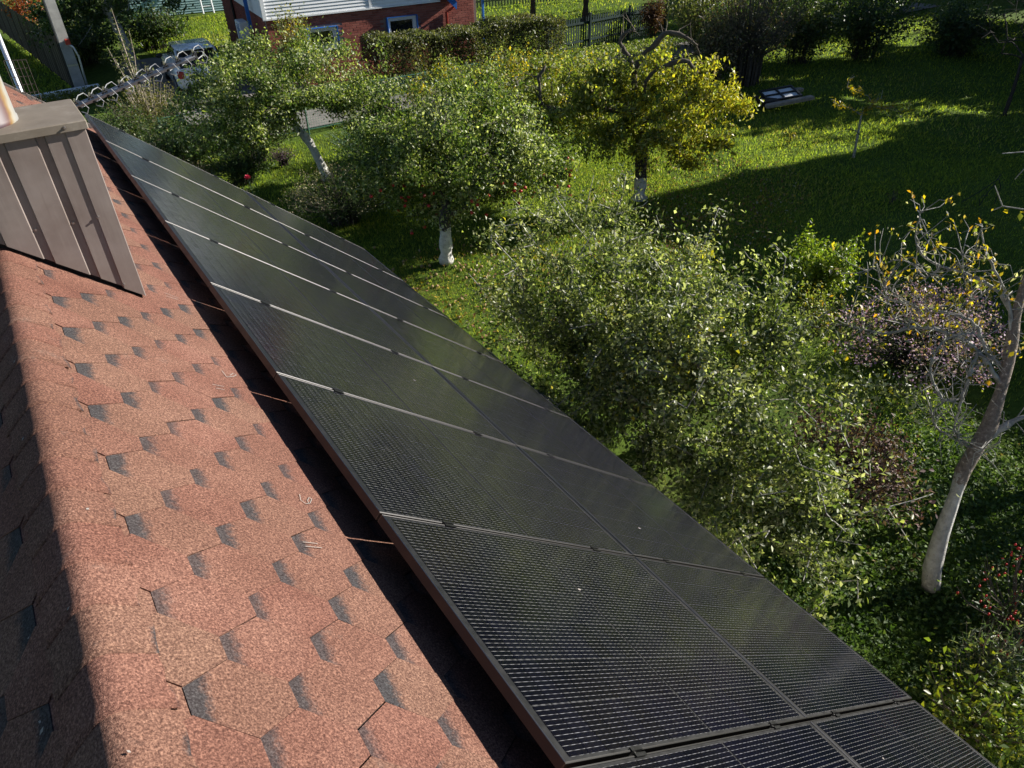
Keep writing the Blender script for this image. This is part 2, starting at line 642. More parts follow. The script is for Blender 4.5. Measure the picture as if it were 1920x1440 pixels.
roof = hchild(quadslab([rp(U_NEAR, VR + 0.02, -0.012), rp(U_NEAR, V_EAVE, -0.012), rp(U_FAR, V_EAVE, -0.012), rp(U_FAR, VR + 0.02, -0.012)], 0.12, N).build("roof", M['bitumen']))
roofl = hchild(quadslab([lp(U_FAR, 0.02, -0.012), lp(U_FAR, 4.9, -0.012), lp(U_NEAR, 4.9, -0.012), lp(U_NEAR, 0.02, -0.012)], 0.12, NL).build("roof", M['bitumen']))
roofl["label"] = "shaded left roof slope behind the ridge"
xe_r, xe_l = rp(0, V_EAVE, 0).x - 0.45, lp(0, 4.9, 0).x + 0.45
wall_b = MB()
ys0, ys1 = O.y + U_NEAR + 0.3, O.y + U_FAR - 0.35
ztop_r, ztop_l = rp(0, V_EAVE - 0.55, -0.16).z, lp(0, 4.35, -0.16).z
wall_b.prism([(xe_r, -0.1), (xe_r, ztop_r), (RIDGE.x, RIDGE.z - 0.25), (xe_l, ztop_l), (xe_l, -0.1)], ys0, ys1)
hchild(wall_b.build("wall", plain('rendered wall', (0.5, 0.46, 0.4), 0.9)))

PU, PV = 0.3336, 0.1402
FL = 0.083


def tab_mesh(name, dz0=0.0, dz1=0.0042):
    """one hexagonal shingle tab: local x along the ridge, y down the slope, z out; upper edge at y=0"""
    g_ = 0.0006
    hw, ww, L = FL / 2 - g_, (PU - FL) / 2 - g_, 2 * PV
    top = [(-hw, 0.001, dz0), (-ww, PV, (dz0 + dz1) / 2), (-hw, L - g_, dz1), (hw, L - g_, dz1), (ww, PV, (dz0 + dz1) / 2), (hw, 0.001, dz0)]
    mid = [(-hw * 0.5, PV, (dz0 + dz1) / 2 + 0.0006), (hw * 0.5, PV, (dz0 + dz1) / 2 + 0.0006)]
    vs = top + mid + [(x, y, z - 0.0045) for x, y, z in top]
    fs = [(5, 0, 6, 7), (0, 1, 6), (1, 2, 6), (2, 3, 7, 6), (3, 4, 7), (4, 5, 7)]
    for i in range(6):
        j = (i + 1) % 6
        fs.append((j, i, 8 + i, 8 + j))
    me = bpy.data.meshes.new(name)
    me.from_pydata(vs, [], [tuple(reversed(f)) for f in fs])
    a = me.attributes.new("tab", 'FLOAT_VECTOR', 'POINT')
    a.data.foreach_set("vector", [c for v in vs for c in v])
    me.materials.append(M['shingle'])
    me.update()
    return me


TABS = [tab_mesh("shingle"), tab_mesh("shingle", 0.0004, 0.0048), tab_mesh("shingle", -0.0003, 0.0036)]
# orientation: local x -> -U (so the frame is right-handed), y -> V, z -> N
ROT_R = Matrix((-U, V, N)).transposed().to_4x4()
ROT_L = Matrix((U, VL, NL)).transposed().to_4x4()
tabs = []
V0 = -0.741 - 4 * PV
for k in range(-2, 40):
    v0 = V0 + k * PV
    if v0 + 2 * PV > V_EAVE + 0.1 or v0 < VR - 0.05:
        continue
    off = -7.475 + (0.0 if k % 2 == 0 else PU / 2)
    for i in range(-12, 30):
        u0 = off + i * PU
        if U_NEAR + 0.1 < u0 < U_FAR - 0.1:
            tabs.append((u0, v0))
near = [q for q in tabs if q[1] < 0.02 and -8.9 < q[0]]
rest = [q for q in tabs if not (q[1] < 0.02 and -8.9 < q[0])]


def place_tab(mat4, parent):
    o = link("shingle", TABS[random.randrange(3)])
    o.parent = parent
    o.matrix_parent_inverse = Matrix.Identity(4)
    o.matrix_local = mat4
    return o


roof_inv = Matrix.Translation(-Vector(house.location))
for (u0, v0) in near:
    m4 = ROT_R.copy()
    m4 = m4 @ Matrix.Rotation(random.uniform(-0.006, 0.006), 4, 'Z')
    m4.translation = rp(u0 + random.uniform(-.002, .002), v0 + random.uniform(-.002, .002), 0)
    place_tab(m4, roof)
ltabs = []
for k in range(0, 34):
    w0 = 0.03 + k * PV
    off = (0.0 if k % 2 == 0 else PU / 2)
    for i in range(-34, 3):
        u0 = off + i * PU
        if U_NEAR + 0.1 < u0 < U_FAR - 0.1:
            ltabs.append((u0, w0))
lnear = [q for q in ltabs if q[1] < 0.75 and -8.6 < q[0] < -4.9]
for (u0, w0) in lnear:
    m4 = ROT_L.copy()
    m4.translation = lp(u0, w0, 0)
    place_tab(m4, roofl)


def joined_tabs(items, rot, fn, parent, name):
    me0 = TABS[0]
    vs0 = np.array([v.co[:] for v in me0.vertices])
    tris = []
    for p in me0.polygons:
        q = list(p.vertices)
        for j in range(1, len(q) - 1):
            tris.append((q[0], q[j], q[j + 1]))
    tris = np.array(tris)
    R3 = np.array(rot.to_3x3())
    P = np.array([fn(a, b, 0)[:] for a, b in items])
    n = len(items)
    V_ = (vs0 @ R3.T)[None] + P[:, None]
    T_ = tris[None] + (np.arange(n) * len(vs0))[:, None, None]
    me = np_mesh(name, V_.reshape(-1, 3), T_.reshape(-1, 3), M['shingle'])
    a = me.attributes.new("tab", 'FLOAT_VECTOR', 'POINT')
    a.data.foreach_set("vector", np.tile(vs0, (n, 1)).astype(np.float32).ravel())
    o = link(name, me, parent)
    o["kind"] = "stuff"
    return o


joined_tabs(rest, ROT_R, rp, roof, "shingle_field")
ln_ = set(lnear)
joined_tabs([q for q in ltabs if q not in ln_], ROT_L, lp, roofl, "shingle_field")
for o in list(roof.children) + list(roofl.children):
    pass

def filler(fn, v0, v1, parent):
    b = MB()
    b.add([fn(U_NEAR + 0.05, v0, -0.0006), fn(U_FAR - 0.01, v0, -0.0006), fn(U_FAR - 0.01, v1, -0.006), fn(U_NEAR + 0.05, v1, -0.006)], [(0, 1, 2, 3)])
    o = b.build("starter_strip", M['shingle'], parent)
    a = o.data.attributes.new("tab", 'FLOAT_VECTOR', 'POINT')
    a.data.foreach_set("vector", [0, 0.2, 0] * 4)


filler(rp, VR + 0.045, VR + 0.4, roof)
filler(lp, 0.045, 0.4, roofl)
# ridge caps: folded strips lapping towards the far gable
RC_L, RC_E, RC_W = 0.235, 0.1668, 0.142


def ridge_mesh(seed):
    r_ = random.Random(seed)
    vs, fs, tb = [], [], []
    nu_ = 6
    RF = 0.045
    tan_ = RF * math.tan(TH)
    zc = -RF / math.cos(TH)
    prof = [(-1, RC_W, None), (-1, 0.085, None), (-1, tan_, None)] + [(0, 0, a_) for a_ in (-24, -8, 8, 24)] + [(1, tan_, None), (1, 0.085, None), (1, RC_W, None)]
    for i in range(nu_ + 1):
        t_ = i / nu_
        y = t_ * RC_L
        lift = 0.0065 + 0.0035 * (1 - t_)
        for j, (sd, w, a_) in enumerate(prof):
            edge = j in (0, len(prof) - 1)
            if a_ is None:
                wj = w + (r_.uniform(-0.012, 0.012) - 0.09 * max(0, t_ - 0.75) if edge else 0)
                p = (V if sd > 0 else VL) * wj + (N if sd > 0 else NL) * (lift - (0.003 if edge else 0))
            else:
                a_ = math.radians(a_)
                p = Vector((math.sin(a_), 0, math.cos(a_))) * (RF + lift) + Vector((0, 0, zc))
            vs.append((p.x, y, p.z))
            tb.append((sd * 0.1, (0.028 if t_ < 0.4 else 0.075) if j == len(prof) - 1 and r_.random() < 0.75 else 0.16, 0))
    k = len(prof)
    for i in range(nu_):
        for j in range(k - 1):
            fs.append((i * k + j, i * k + j + 1, (i + 1) * k + j + 1, (i + 1) * k + j))
    base = len(vs)
    for (x, y, z) in vs[:k]:
        vs.append((x, y, z - 0.005))
        tb.append((0, 0.2, 0))
    for j in range(k - 1):
        fs.append((base + j, base + j + 1, j + 1, j))
    me = bpy.data.meshes.new("ridge_cap")
    me.from_pydata(vs, [], [tuple(reversed(f)) for f in fs])
    a = me.attributes.new("tab", 'FLOAT_VECTOR', 'POINT')
    a.data.foreach_set("vector", [c for v in tb for c in v])
    me.materials.append(M['shingle'])
    me.polygons.foreach_set("use_smooth", [True] * len(me.polygons))
    me.update()
    return me


RCM = [ridge_mesh(s) for s in range(5)]
k = 0
u = U_NEAR + 0.1
while u < U_FAR - RC_L:
    o = link("ridge_cap", RCM[k % 5], roof)
    o.matrix_parent_inverse = Matrix.Identity(4)
    o.location = RIDGE + U * u
    k += 1
    u += RC_E

# chalk numerals and ticks left by the roofers


def chalk(strokes, w=0.004):
    w *= 0.7
    b = MB()
    for st in strokes:
        for (a0, b0), (a1, b1) in zip(st[:-1], st[1:]):
            d = Vector((a1 - a0, b1 - b0))
            if d.length < 1e-6:
                continue
            d.normalize()
            px, py = -d.y * w / 2, d.x * w / 2
            q = [rp(a0 + px, b0 + py, 0.0075), rp(a1 + px, b1 + py, 0.0075), rp(a1 - px, b1 - py, 0.0075), rp(a0 - px, b0 - py, 0.0075)]
            b.add(q, [(0, 1, 2, 3)])
    o = hchild(b.build("chalk_mark", M['chalk']))
    o.parent = roof
    o.matrix_parent_inverse = Matrix.Identity(4)
    return o


SIX = [(-6.641, -0.164), (-6.684, -0.177), (-6.705, -0.162), (-6.696, -0.139), (-6.661, -0.116), (-6.653, -0.125), (-6.679, -0.144), (-6.701, -0.146)]
chalk([SIX])
chalk([[(-6.964, -0.286), (-6.963, -0.224)], [(-6.988, -0.286), (-6.986, -0.216)]], 0.0045)
chalk([[(-5.789, -0.273), (-5.777, -0.212)], [(-5.82, -0.264), (-5.813, -0.22)]], 0.005)
chalk([[(-5.586, -0.164), (-5.651, -0.159), (-5.621, -0.115), (-5.588, -0.087), (-5.579, -0.102), (-5.619, -0.132)]], 0.005)
chalk([[(-4.655, -0.226), (-4.665, -0.147)], [(-4.704, -0.228), (-4.698, -0.159)]], 0.006)
for (sl, u0, w0, u1, w1) in (('L', -7.304, 0.041, -7.302, 0.029), ('L', -7.239, 0.191, -7.238, 0.182), ('L', -7.532, 0.198, -7.522, 0.181), ('L', -5.968, 0.048, -5.960, 0.034),
                             ('L', -6.462, 0.080, -6.452, 0.068), ('L', -7.495, 0.195, -7.505, 0.187), ('R', -6.939, -0.994, -6.929, -0.984), ('R', -7.77, -1.044, -7.777, -1.036)):
    fn, nn = (lp, NL) if sl == 'L' else (rp, N)
    a0, a1 = fn(u0, w0, 0.0115), fn(u1, w1, 0.0115)
    sd = (a1 - a0).cross(nn).normalized() * (a1 - a0).length * 0.3
    mid = (a0 + a1) / 2
    b = MB()
    b.add([a0, mid + sd, a1, mid - sd], [(0, 1, 2, 3)])
    b.build("paint_fleck", M['chalk'], roofl if sl == 'L' else roof)
# children above were laid out in world space: cancel the house offset
for r0 in (roof, roofl):
    for c in r0.children:
        c.matrix_parent_inverse = Matrix.Identity(4)

# fascia and gutter on the eave and far verge
fb = quadslab([rp(U_NEAR, V_EAVE, -0.02), rp(U_NEAR, V_EAVE + 0.02, -0.02), rp(U_FAR, V_EAVE + 0.02, -0.02), rp(U_FAR, V_EAVE, -0.02)], 0.16, N)
hchild(fb.build("fascia", M['brown_metal']))
vb = quadslab([rp(U_FAR, VR, 0.012), rp(U_FAR, V_EAVE, 0.012), rp(U_FAR + 0.02, V_EAVE, 0.012), rp(U_FAR + 0.02, VR, 0.012)], 0.18, N)
hchild(vb.build("verge_board", M['brown_metal']))

# ------------------------------------------------------------------ solar panels
PW, PL, GU, GV = 1.140, 1.7926, 0.014, 0.005
CWX, CLY = 0.1822, 0.0925


def panel_frame_mesh():
    b = MB()
    H_, c = 0.035, 0.0028

    def bar(p0, p1, inn, lip=0.0058):
        # profile across: from outer wall to inner lip with rounded outer top edge
        p0, p1, inn = Vector(p0), Vector(p1), Vector(inn)
        zz = Vector((0, 0, 1))
        prof = [(0, -H_), (0, -c)]
        for a in (22, 45, 68):
            a = math.radians(a)
            prof.append((c - c * math.cos(a), -c + c * math.sin(a)))
        prof += [(c, 0), (lip - 0.001, 0), (lip, -0.0008), (lip, -0.004), (0.003, -0.005), (0.003, -H_)]
        vs = [p0 + inn * x + zz * z for x, z in prof] + [p1 + inn * x + zz * z for x, z in prof]
        n_ = len(prof)
        b.add(vs, [(i, i + 1, n_ + i + 1, n_ + i) for i in range(n_ - 1)] + [(n_ - 1, 0, n_, 2 * n_ - 1)] + [tuple(range(n_ - 1, -1, -1)), tuple(range(n_, 2 * n_))])
    bar((0, 0, 0), (0, PL, 0), (1, 0, 0))
    bar((PW, PL, 0), (PW, 0, 0), (-1, 0, 0))
    nf = len(b.f)
    bar((PW - 0.003, 0, 0), (0.003, 0, 0), (0, 1, 0), 0.006)
    bar((0.003, PL, 0), (PW - 0.003, PL, 0), (0, -1, 0), 0.006)
    me = b.mesh("frame", M['frame'], False)
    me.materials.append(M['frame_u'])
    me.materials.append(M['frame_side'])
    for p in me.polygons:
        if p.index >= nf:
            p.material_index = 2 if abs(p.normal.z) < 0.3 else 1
    return me


FRM = panel_frame_mesh()
BKM = MB().box(0.005, PW - 0.005, 0.005, PL - 0.005, -0.006, -0.0028).mesh("backsheet", M['backsheet'])
cb = MB()
c_ = 0.004
cx0, cx1, cy0, cy1 = -CWX / 2, CWX / 2, -CLY / 2, CLY / 2
cb.add([(x, y, z) for z in (-0.0022, -0.0016) for x, y in ((cx0 + c_, cy0), (cx1 - c_, cy0), (cx1, cy0 + c_), (cx1, cy1), (cx0, cy1), (cx0, cy0 + c_))],
       [(5, 4, 3, 2, 1, 0), (6, 7, 8, 9, 10, 11)] + [(i, (i + 1) % 6, 6 + (i + 1) % 6, 6 + i) for i in range(6)])
CELL = cb.mesh("solar_cell", M['cell'])
ORD = ["first", "second", "third", "fourth", "fifth", "sixth", "seventh", "eighth"]
ROT_P = Matrix((-U, V, N)).transposed()
for row in range(2):
    for c in range(8):
        nm = "nearest" if c == 7 else ORD[c]
        lab = ("black solar panel in the %s row, %s" % ("upper" if row == 0 else "lower", "at the far gable end" if c == 0 else ("nearest the camera, cut by the frame" if c == 7 else ORD[c] + " from the far gable")))
        t = thing("solar_panel", lab, "solar panel", group="solar panels in two rows on the roof")
        m4 = ROT_P.to_4x4()
        m4.translation = rp(-c * (PW + GU) - GU / 2, row * (PL + GV), HR) + N * random.uniform(-0.0015, 0.0015)
        t.matrix_world = m4
        t.rotation_mode = 'XYZ'
        link("frame", FRM, t)
        link("backsheet", BKM, t)
        x_m = (PW - 6 * (CWX + 0.0024) + 0.0024) / 2
        y_m = (PL - (18 * (CLY + 0.0024) + 0.010)) / 2
        for i in range(6):
            for j in range(18):
                link("solar_cell", CELL, t, (x_m + CWX / 2 + i * (CWX + 0.0024), y_m + CLY / 2 + j * (CLY + 0.0024) + (0.010 if j >= 9 else 0), 0))

for (c, row, x, y, r) in ((6, 0, 0.35, 0.9, 0.006), (5, 1, 0.8, 0.5, 0.007), (7, 1, 0.25, 0.35, 0.005), (4, 0, 0.5, 1.3, 0.007)):
    t = [o for o in bpy.data.objects if o.name.startswith("solar_panel") and o.type == 'EMPTY'][row * 8 + c]
    b = MB()
    n_ = 9
    vs = [(x + r * (0.7 + 0.6 * random.random()) * math.cos(2 * math.pi * k / n_), y + 1.6 * r * (0.7 + 0.6 * random.random()) * math.sin(2 * math.pi * k / n_), -0.0008) for k in range(n_)]
    b.add(vs, [tuple(range(n_))])
    b.build("bird_dropping", M['chalk'], t)
# rails, hooks and clamps
for k, (vv, lab) in enumerate(((0.36, "aluminium mounting rail under the upper panel row, closest to the ridge"), (1.42, "aluminium mounting rail under the lower half of the upper panel row"),
                               (2.16, "aluminium mounting rail under the upper half of the lower panel row"), (3.22, "aluminium mounting rail under the lower panel row, closest to the eave"))):
    t = thing("mounting_rail", lab, "rail", rp(-4.6, vv, 0), group="rails carrying the solar panels")
    b = MB()
    inv = -Vector(t.location)
    p0, p1 = rp(0.06, vv, 0.07), rp(-9.35, vv, 0.07)
    w2 = V * 0.02
    hN = N * 0.04
    b.add([q + inv for q in (p0 - w2, p0 + w2, p1 + w2, p1 - w2, p0 - w2 + hN, p0 + w2 + hN, p1 + w2 + hN, p1 - w2 + hN)],
          [(0, 1, 2, 3), (7, 6, 5, 4), (0, 4, 5, 1), (1, 5, 6, 2), (2, 6, 7, 3), (3, 7, 4, 0)])
    b.build("rail_bar", M['alu'], t)
    for c in range(0, 9):
        uc = -c * (PW + GU)
        if c == 0:
            uc += 0.0
        b = MB()

        def blk(u0, u1, v0, v1, n0, n1):
            q = [rp(a, b_, n_) + inv for n_ in (n0, n1) for a, b_ in ((u0, v0), (u1, v0), (u1, v1), (u0, v1))]
            b.add(q, [(0, 1, 2, 3), (7, 6, 5, 4), (0, 4, 5, 1), (1, 5, 6, 2), (2, 6, 7, 3), (3, 7, 4, 0)])
        blk(uc - 0.017, uc - 0.006, vv - 0.03, vv + 0.03, HR + 0.0005, HR + 0.0045)
        blk(uc + 0.006, uc + 0.017, vv - 0.03, vv + 0.03, HR + 0.0005, HR + 0.0045)
        blk(uc - 0.0064, uc - 0.0045, vv - 0.03, vv + 0.03, HR - 0.02, HR + 0.0045)
        blk(uc + 0.0045, uc + 0.0064, vv - 0.03, vv + 0.03, HR - 0.02, HR + 0.0045)
        blk(uc - 0.0045, uc + 0.0045, vv - 0.03, vv + 0.03, HR - 0.022, HR - 0.018)
        o = b.build("clamp", M['clamp'], t)
        b = MB()
        pc = rp(uc, vv, HR - 0.018) + inv
        b.tube([pc, pc + N * 0.010], 0.0055, 6)
        b.build("clamp_bolt", M['steel'], o)
        b = MB()
        pc = rp(uc - 0.5, vv, 0.0) + inv
        b.tube([rp(uc - 0.5, vv - 0.12, 0.008) + inv, rp(uc - 0.5, vv - 0.02, 0.012) + inv, rp(uc - 0.5, vv, 0.07) + inv], 0.008, 5)
        if c < 8:
            b.build("roof_hook", M['steel'], t)

# ------------------------------------------------------------------ chimney
CX0, CX1, CY0, CY1 = -0.79, 0.265, 3.992, 4.44
CZT = 5.545
chim = thing("chimney", "brown sheet-metal clad chimney with ribbed face and flat dusty cap", "chimney", (RIDGE.x, 4.2, RIDGE.z - 0.3))
cinv = -Vector(chim.location)


def cchild(b, name, mat, smooth=False, parent=None):
    o = b.build(name, mat, parent or chim, smooth)
    if parent is None:
        o.location = cinv
    return o


def zroof(x):
    if x >= RIDGE.x:
        return rp(0, VR + (x - RIDGE.x) / CT, 0).z
    return lp(0, (RIDGE.x - x) / CT, 0).z


# ribbed front sheet: profile in x with grooves 0.04 wide, 0.02 deep, lower edge cut to the roof line
b = MB()
prof = []
gx_ = [-0.112 - 0.162 * k for k in range(4, -1, -1)] + [0.05]
prof.append((CX0, 0.0))
for gxx in gx_:
    if gxx - 0.01 > CX0:
        prof += [(gxx, 0.0), (gxx + 0.006, 0.012), (gxx + 0.037, 0.012), (gxx + 0.043, 0.0)]
prof += [(0.176, 0.0)]
vs = []
for (x, d) in prof:
    vs.append((x, CY0 + 0.004 + d, zroof(x) + 0.036))
    vs.append((x, CY0 + 0.004 + d, CZT))
b.add(vs, [(2 * i, 2 * i + 2, 2 * i + 3, 2 * i + 1) for i in range(len(prof) - 1)])
cchild(b, "ribbed_sheet", M['clad'])
# corner flashing with returned edge
b = MB()
xa, xb = 0.172, CX1


def fl(x, y, dz=0.026):
    return (x, y, zroof(x) + dz)


ya = CY0 - 0.003
vs = [fl(xa, ya + 0.010), fl(xa + 0.007, ya), fl(xb - 0.004, ya), fl(xb, ya + 0.004), (xb, CY0 + 0.09, zroof(xb) + 0.013)]
vs = vs + [(x, y, CZT) for x, y, z in vs]
b.add(vs, [(i, i + 1, i + 6, i + 5) for i in range(4)])
cchild(b, "corner_flashing", M['clad'])
b = MB()
b.add([(CX1 - 0.002, CY0 + 0.085, zroof(CX1) + 0.01), (CX1 - 0.002, CY1, zroof(CX1) + 0.01), (CX1 - 0.002, CY1, CZT), (CX1 - 0.002, CY0 + 0.085, CZT),
       (CX0, CY1, zroof(CX0)), (CX0, CY1, CZT), (CX0, CY0 + 0.004, zroof(CX0)), (CX0, CY0 + 0.004, CZT)],
      [(0, 1, 2, 3), (1, 4, 5, 2), (4, 6, 7, 5)])
cchild(b, "side_sheet", M['clad'])
b = MB()
b.prism([(CX0 + 0.03, 4.2), (CX1 - 0.03, 4.2), (CX1 - 0.03, CZT), (CX0 + 0.03, CZT)], CY0 + 0.035, CY1 - 0.02)
cchild(b, "core", M['bitumen'])
b = MB()
e = 0.013
b.cbox(CX0 - e, CX1 + e, CY0 - e - 0.004, CY1 + e, CZT - 0.008, CZT + 0.030, 0.004)
cap = cchild(b, "cap", M['cap_metal'])
for (x, y, z) in ((0.182, ya, 5.119), (0.182, ya, 4.746), (0.068, CY0 + 0.016, 5.113), (-0.094, CY0 + 0.016, 5.121), (-0.255, CY0 + 0.016, 5.125), (0.182, CY0 - e - 0.004, 5.556), (-0.1, CY0 - e - 0.004, 5.556)):
    b = MB()
    b.tube([(x, y, z), (x, y - 0.0025, z)], [0.0085, 0.0085], 12)
    b.tube([(x, y - 0.0025, z), (x, y - 0.009, z)], [0.0058, 0.0052], 6)
    cchild(b, "screw", M['screw'])
b = MB()
FC, FR = (-0.155, 4.232), 0.175
rings = [(FR + 0.004, 0.0), (FR + 0.004, 0.018), (FR, 0.022), (FR, 0.9)]
n_ = 40
vs = [(FR_ * math.cos(2 * math.pi * k / n_), FR_ * math.sin(2 * math.pi * k / n_), z) for FR_, z in rings for k in range(n_)]
b.add(vs, [(i * n_ + k, i * n_ + (k + 1) % n_, (i + 1) * n_ + (k + 1) % n_, (i + 1) * n_ + k) for i in range(3) for k in range(n_)])
o = b.build("flue_pipe", M['flue'], chim, True)
o.location = Vector((FC[0], FC[1], CZT + 0.030)) + cinv
o["label"] = "steel flue pipe with rainbow heat tint"

# ------------------------------------------------------------------ TV antenna on its mast behind the chimney
A0, A1 = Vector((0.315, 5.30, 5.345)), Vector((1.075, 5.17, 5.555))
ant = thing("tv_antenna", "long boom television antenna with white looped directors behind the chimney", "antenna", (0.24, 5.31, 4.75))
ai = -Vector(ant.location)
b = MB()
dv = (A1 - A0).normalized()
b.tube([A0 - dv * 0.12 + ai, A1 + ai], 0.017, 4)
b.build("boom", M['boom'], ant)
b = MB()
b.tube([(-0.02, 0.06, -0.05), (-0.03, 0.05, 0.56)], 0.018, 10)
b.build("mast", M['steel'], ant, True)
side = dv.cross(Vector((0, 0, 1))).normalized()
upv = side.cross(dv).normalized()
for k in range(9):
    p = A0 + (A1 - A0) * (0.05 + k * 0.118 + random.uniform(-0.01, 0.01)) + ai
    b = MB()
    jx = random.uniform(0.8, 1.15)
    for sg in (1, -1):
        b.tube([p - side * 0.055 - dv * 0.012 * sg + upv * 0.012, p + upv * 0.026, p + side * 0.05 + dv * 0.014 * sg + upv * 0.016], [0.004, 0.008, 0.005], 6)
    b.tube([p - upv * 0.02, p + upv * 0.028], [0.010, 0.012], 7)
    o = b.build("director", M['black_plastic'], ant)
    b = MB()
    for sg in (1, -1):
        q = [p + side * 0.045 * sg + upv * 0.02, p + side * 0.075 * sg + upv * 0.032 * jx + dv * 0.02, p + side * 0.105 * sg * jx + upv * 0.03 + dv * 0.05, p + side * 0.125 * sg * jx - upv * 0.01 + dv * 0.065, p + side * 0.12 * sg * jx - upv * 0.035 + dv * 0.04, p + side * 0.05 * sg - upv * 0.03 + dv * 0.005]
        b.tube(q, 0.0026, 5)
    b.build("wire_loop", M['loop_wire'], o)
    b = MB()
    for q in (-0.02, 0.004, 0.026):
        c0 = p + side * q + upv * 0.034
        b.box(c0.x - 0.005, c0.x + 0.005, c0.y - 0.005, c0.y + 0.005, c0.z - 0.006, c0.z + 0.004)
    b.build("insulator_block", M['yellow_plastic'], o)

# wire grid standing at the far gable, and a grey tube mast beyond
gr = thing("wire_grid", "rusty wire grid panel standing at the far end of the roof", "wire grid", (-0.1, 9.1, 4.7))
b = MB()
gw, gh = 0.19, 0.47
gp0 = Vector((0.12, 9.15, 4.56))
for k in range(6):
    x = gw * k / 5
    b.tube([gp0 + Vector((x, 0.02 * x, 0)) - Vector(gr.location), gp0 + Vector((x, 0.02 * x, gh - 0.10 * x)) - Vector(gr.location)], 0.003, 4)
b.build("upright_wires", M['bark_dark'], gr)
b = MB()
for k in range(7):
    z = gh * k / 6
    b.tube([gp0 + Vector((0, 0, z)) - Vector(gr.location), gp0 + Vector((gw, 0.006, z - 0.10 * gw * k / 6)) - Vector(gr.location)], 0.003, 4)
b.build("cross_wires", M['bark_dark'], gr)


mt = thing("mast_tube", "thin grey steel tube mast beyond the far gable", "mast", (0.21, 12.0, 0))
MB().tube([(0, 0, -0.1), (0, 0, 5.5)], 0.03, 10).build("tube", M['alu'], mt, True)
for z in (1.2, 3.0):
    MB().tube([(0, 0, z), (0, 0, z + 0.06)], 0.036, 10).build("collar", M['steel'], mt)

# ------------------------------------------------------------------ brick house across the lane
HA = math.radians(-6.0)
bh = thing("brick_house", "red brick house with white siding upstairs, blue trim and an air conditioner", "house", (8.25, 27.35, 0), HA)
WL, ZS = 7.9, 2.32            # wall length, siding base
WINS = [(1.28, 2.36, 1.18, 1.86), (4.28, 5.40, 1.24, 1.92)]   # x0,x1,z0,z1 in house coordinates
M['mortar'] = plain('mortar', (0.24, 0.17, 0.15), 0.95, 0, 0.15, 8)


def brick_mat():
    t = NT('red brick')
    rnd = t.n("ObjectInfo").outputs["Random"]
    p = t.pos()
    n1 = t.noise(p, 1.3, 3)
    n2 = t.noise(p, 40, 4)
    v = t.n("TexVoronoi")
    v.inputs["Scale"].default_value = 4.0
    t.l(p, v.inputs["Vector"])
    mixv = t.math('ADD', t.math('MULTIPLY', rnd, 0.5), t.math('MULTIPLY', t.math('ADD', n1, n2), 0.25))
    t.l(t.ramp(mixv, [(0.2, (0.19, 0.055, 0.042)), (0.5, (0.27, 0.085, 0.065)), (0.8, (0.33, 0.12, 0.09))]), t.p.inputs["Base Color"])
    t.set("Roughness", 0.85)
    t.set("Specular IOR Level", 0.25)
    return t.m


M['brick'] = brick_mat()
wall = MB()
holes = WINS
# mortar wall built as strips around the window openings
xs = sorted({0.0, WL, *[w[0] for w in WINS], *[w[1] for w in WINS]})
for a0, a1 in zip(xs[:-1], xs[1:]):
    w = [q for q in WINS if q[0] <= a0 + 1e-6 and q[1] >= a1 - 1e-6]
    if w:
        wall.box(a0, a1, 0.012, 0.3, -0.1, w[0][2])
        wall.box(a0, a1, 0.012, 0.3, w[0][3], 3.6)
    else:
        wall.box(a0, a1, 0.012, 0.3, -0.1, 3.6)
wall.box(0.012, WL - 0.012, 0.301, 8.8, -0.1, 3.6)
wall_o = wall.build("wall", M['mortar'], bh)
BRK = MB().cbox(0, 0.25, 0, 0.03, 0, 0.065, 0.004).mesh("brick", M['brick'])
HALF = MB().cbox(0, 0.12, 0, 0.03, 0, 0.065, 0.004).mesh("brick", M['brick'])
items = []
for r in range(46):
    z = 0.02 + r * 0.077
    x = 0.0 if r % 2 == 0 else -0.13
    while x < WL - 0.05:
        half = x < -0.01
        xx = 0.0 if half else x
        L = 0.12 if half else 0.25
        x += 0.26
        if xx + L > WL + 0.001:
            L = 0.12
            if xx + L > WL + 0.01:
                continue
        if any(xx + L > w[0] - 0.02 and xx < w[1] + 0.02 and z + 0.065 > w[2] - 0.02 and z < w[3] + 0.02 for w in WINS):
            continue
        if z > ZS and xx < 6.2:
            continue
        items.append((xx, z, L))
items.sort(key=lambda q: abs(q[1] - 1.95) * 2.2 + abs(q[0] - 4.8) * 0.35)
for (x, z, L) in items[:298]:
    link("brick", BRK if L > 0.2 else HALF, wall_o, (x, random.uniform(-0.003, 0.002), z))
b = MB()
for (x, z, L) in items[298:]:
    b.box(x, x + L, 0.0, 0.03, z, z + 0.065)
o = b.build("brick_field", M['brick'], wall_o)
o["kind"] = "stuff"
# left side wall in running courses
b = MB()
for r in range(31):
    z = 0.02 + r * 0.077
    y = 0.28 - (0.13 if r % 2 else 0)
    while y < 8.7:
        b.box(0.0, 0.03, y, y + 0.25, z, z + 0.065)
        y += 0.26
o = b.build("brick_field", M['brick'], wall_o)
o["kind"] = "stuff"
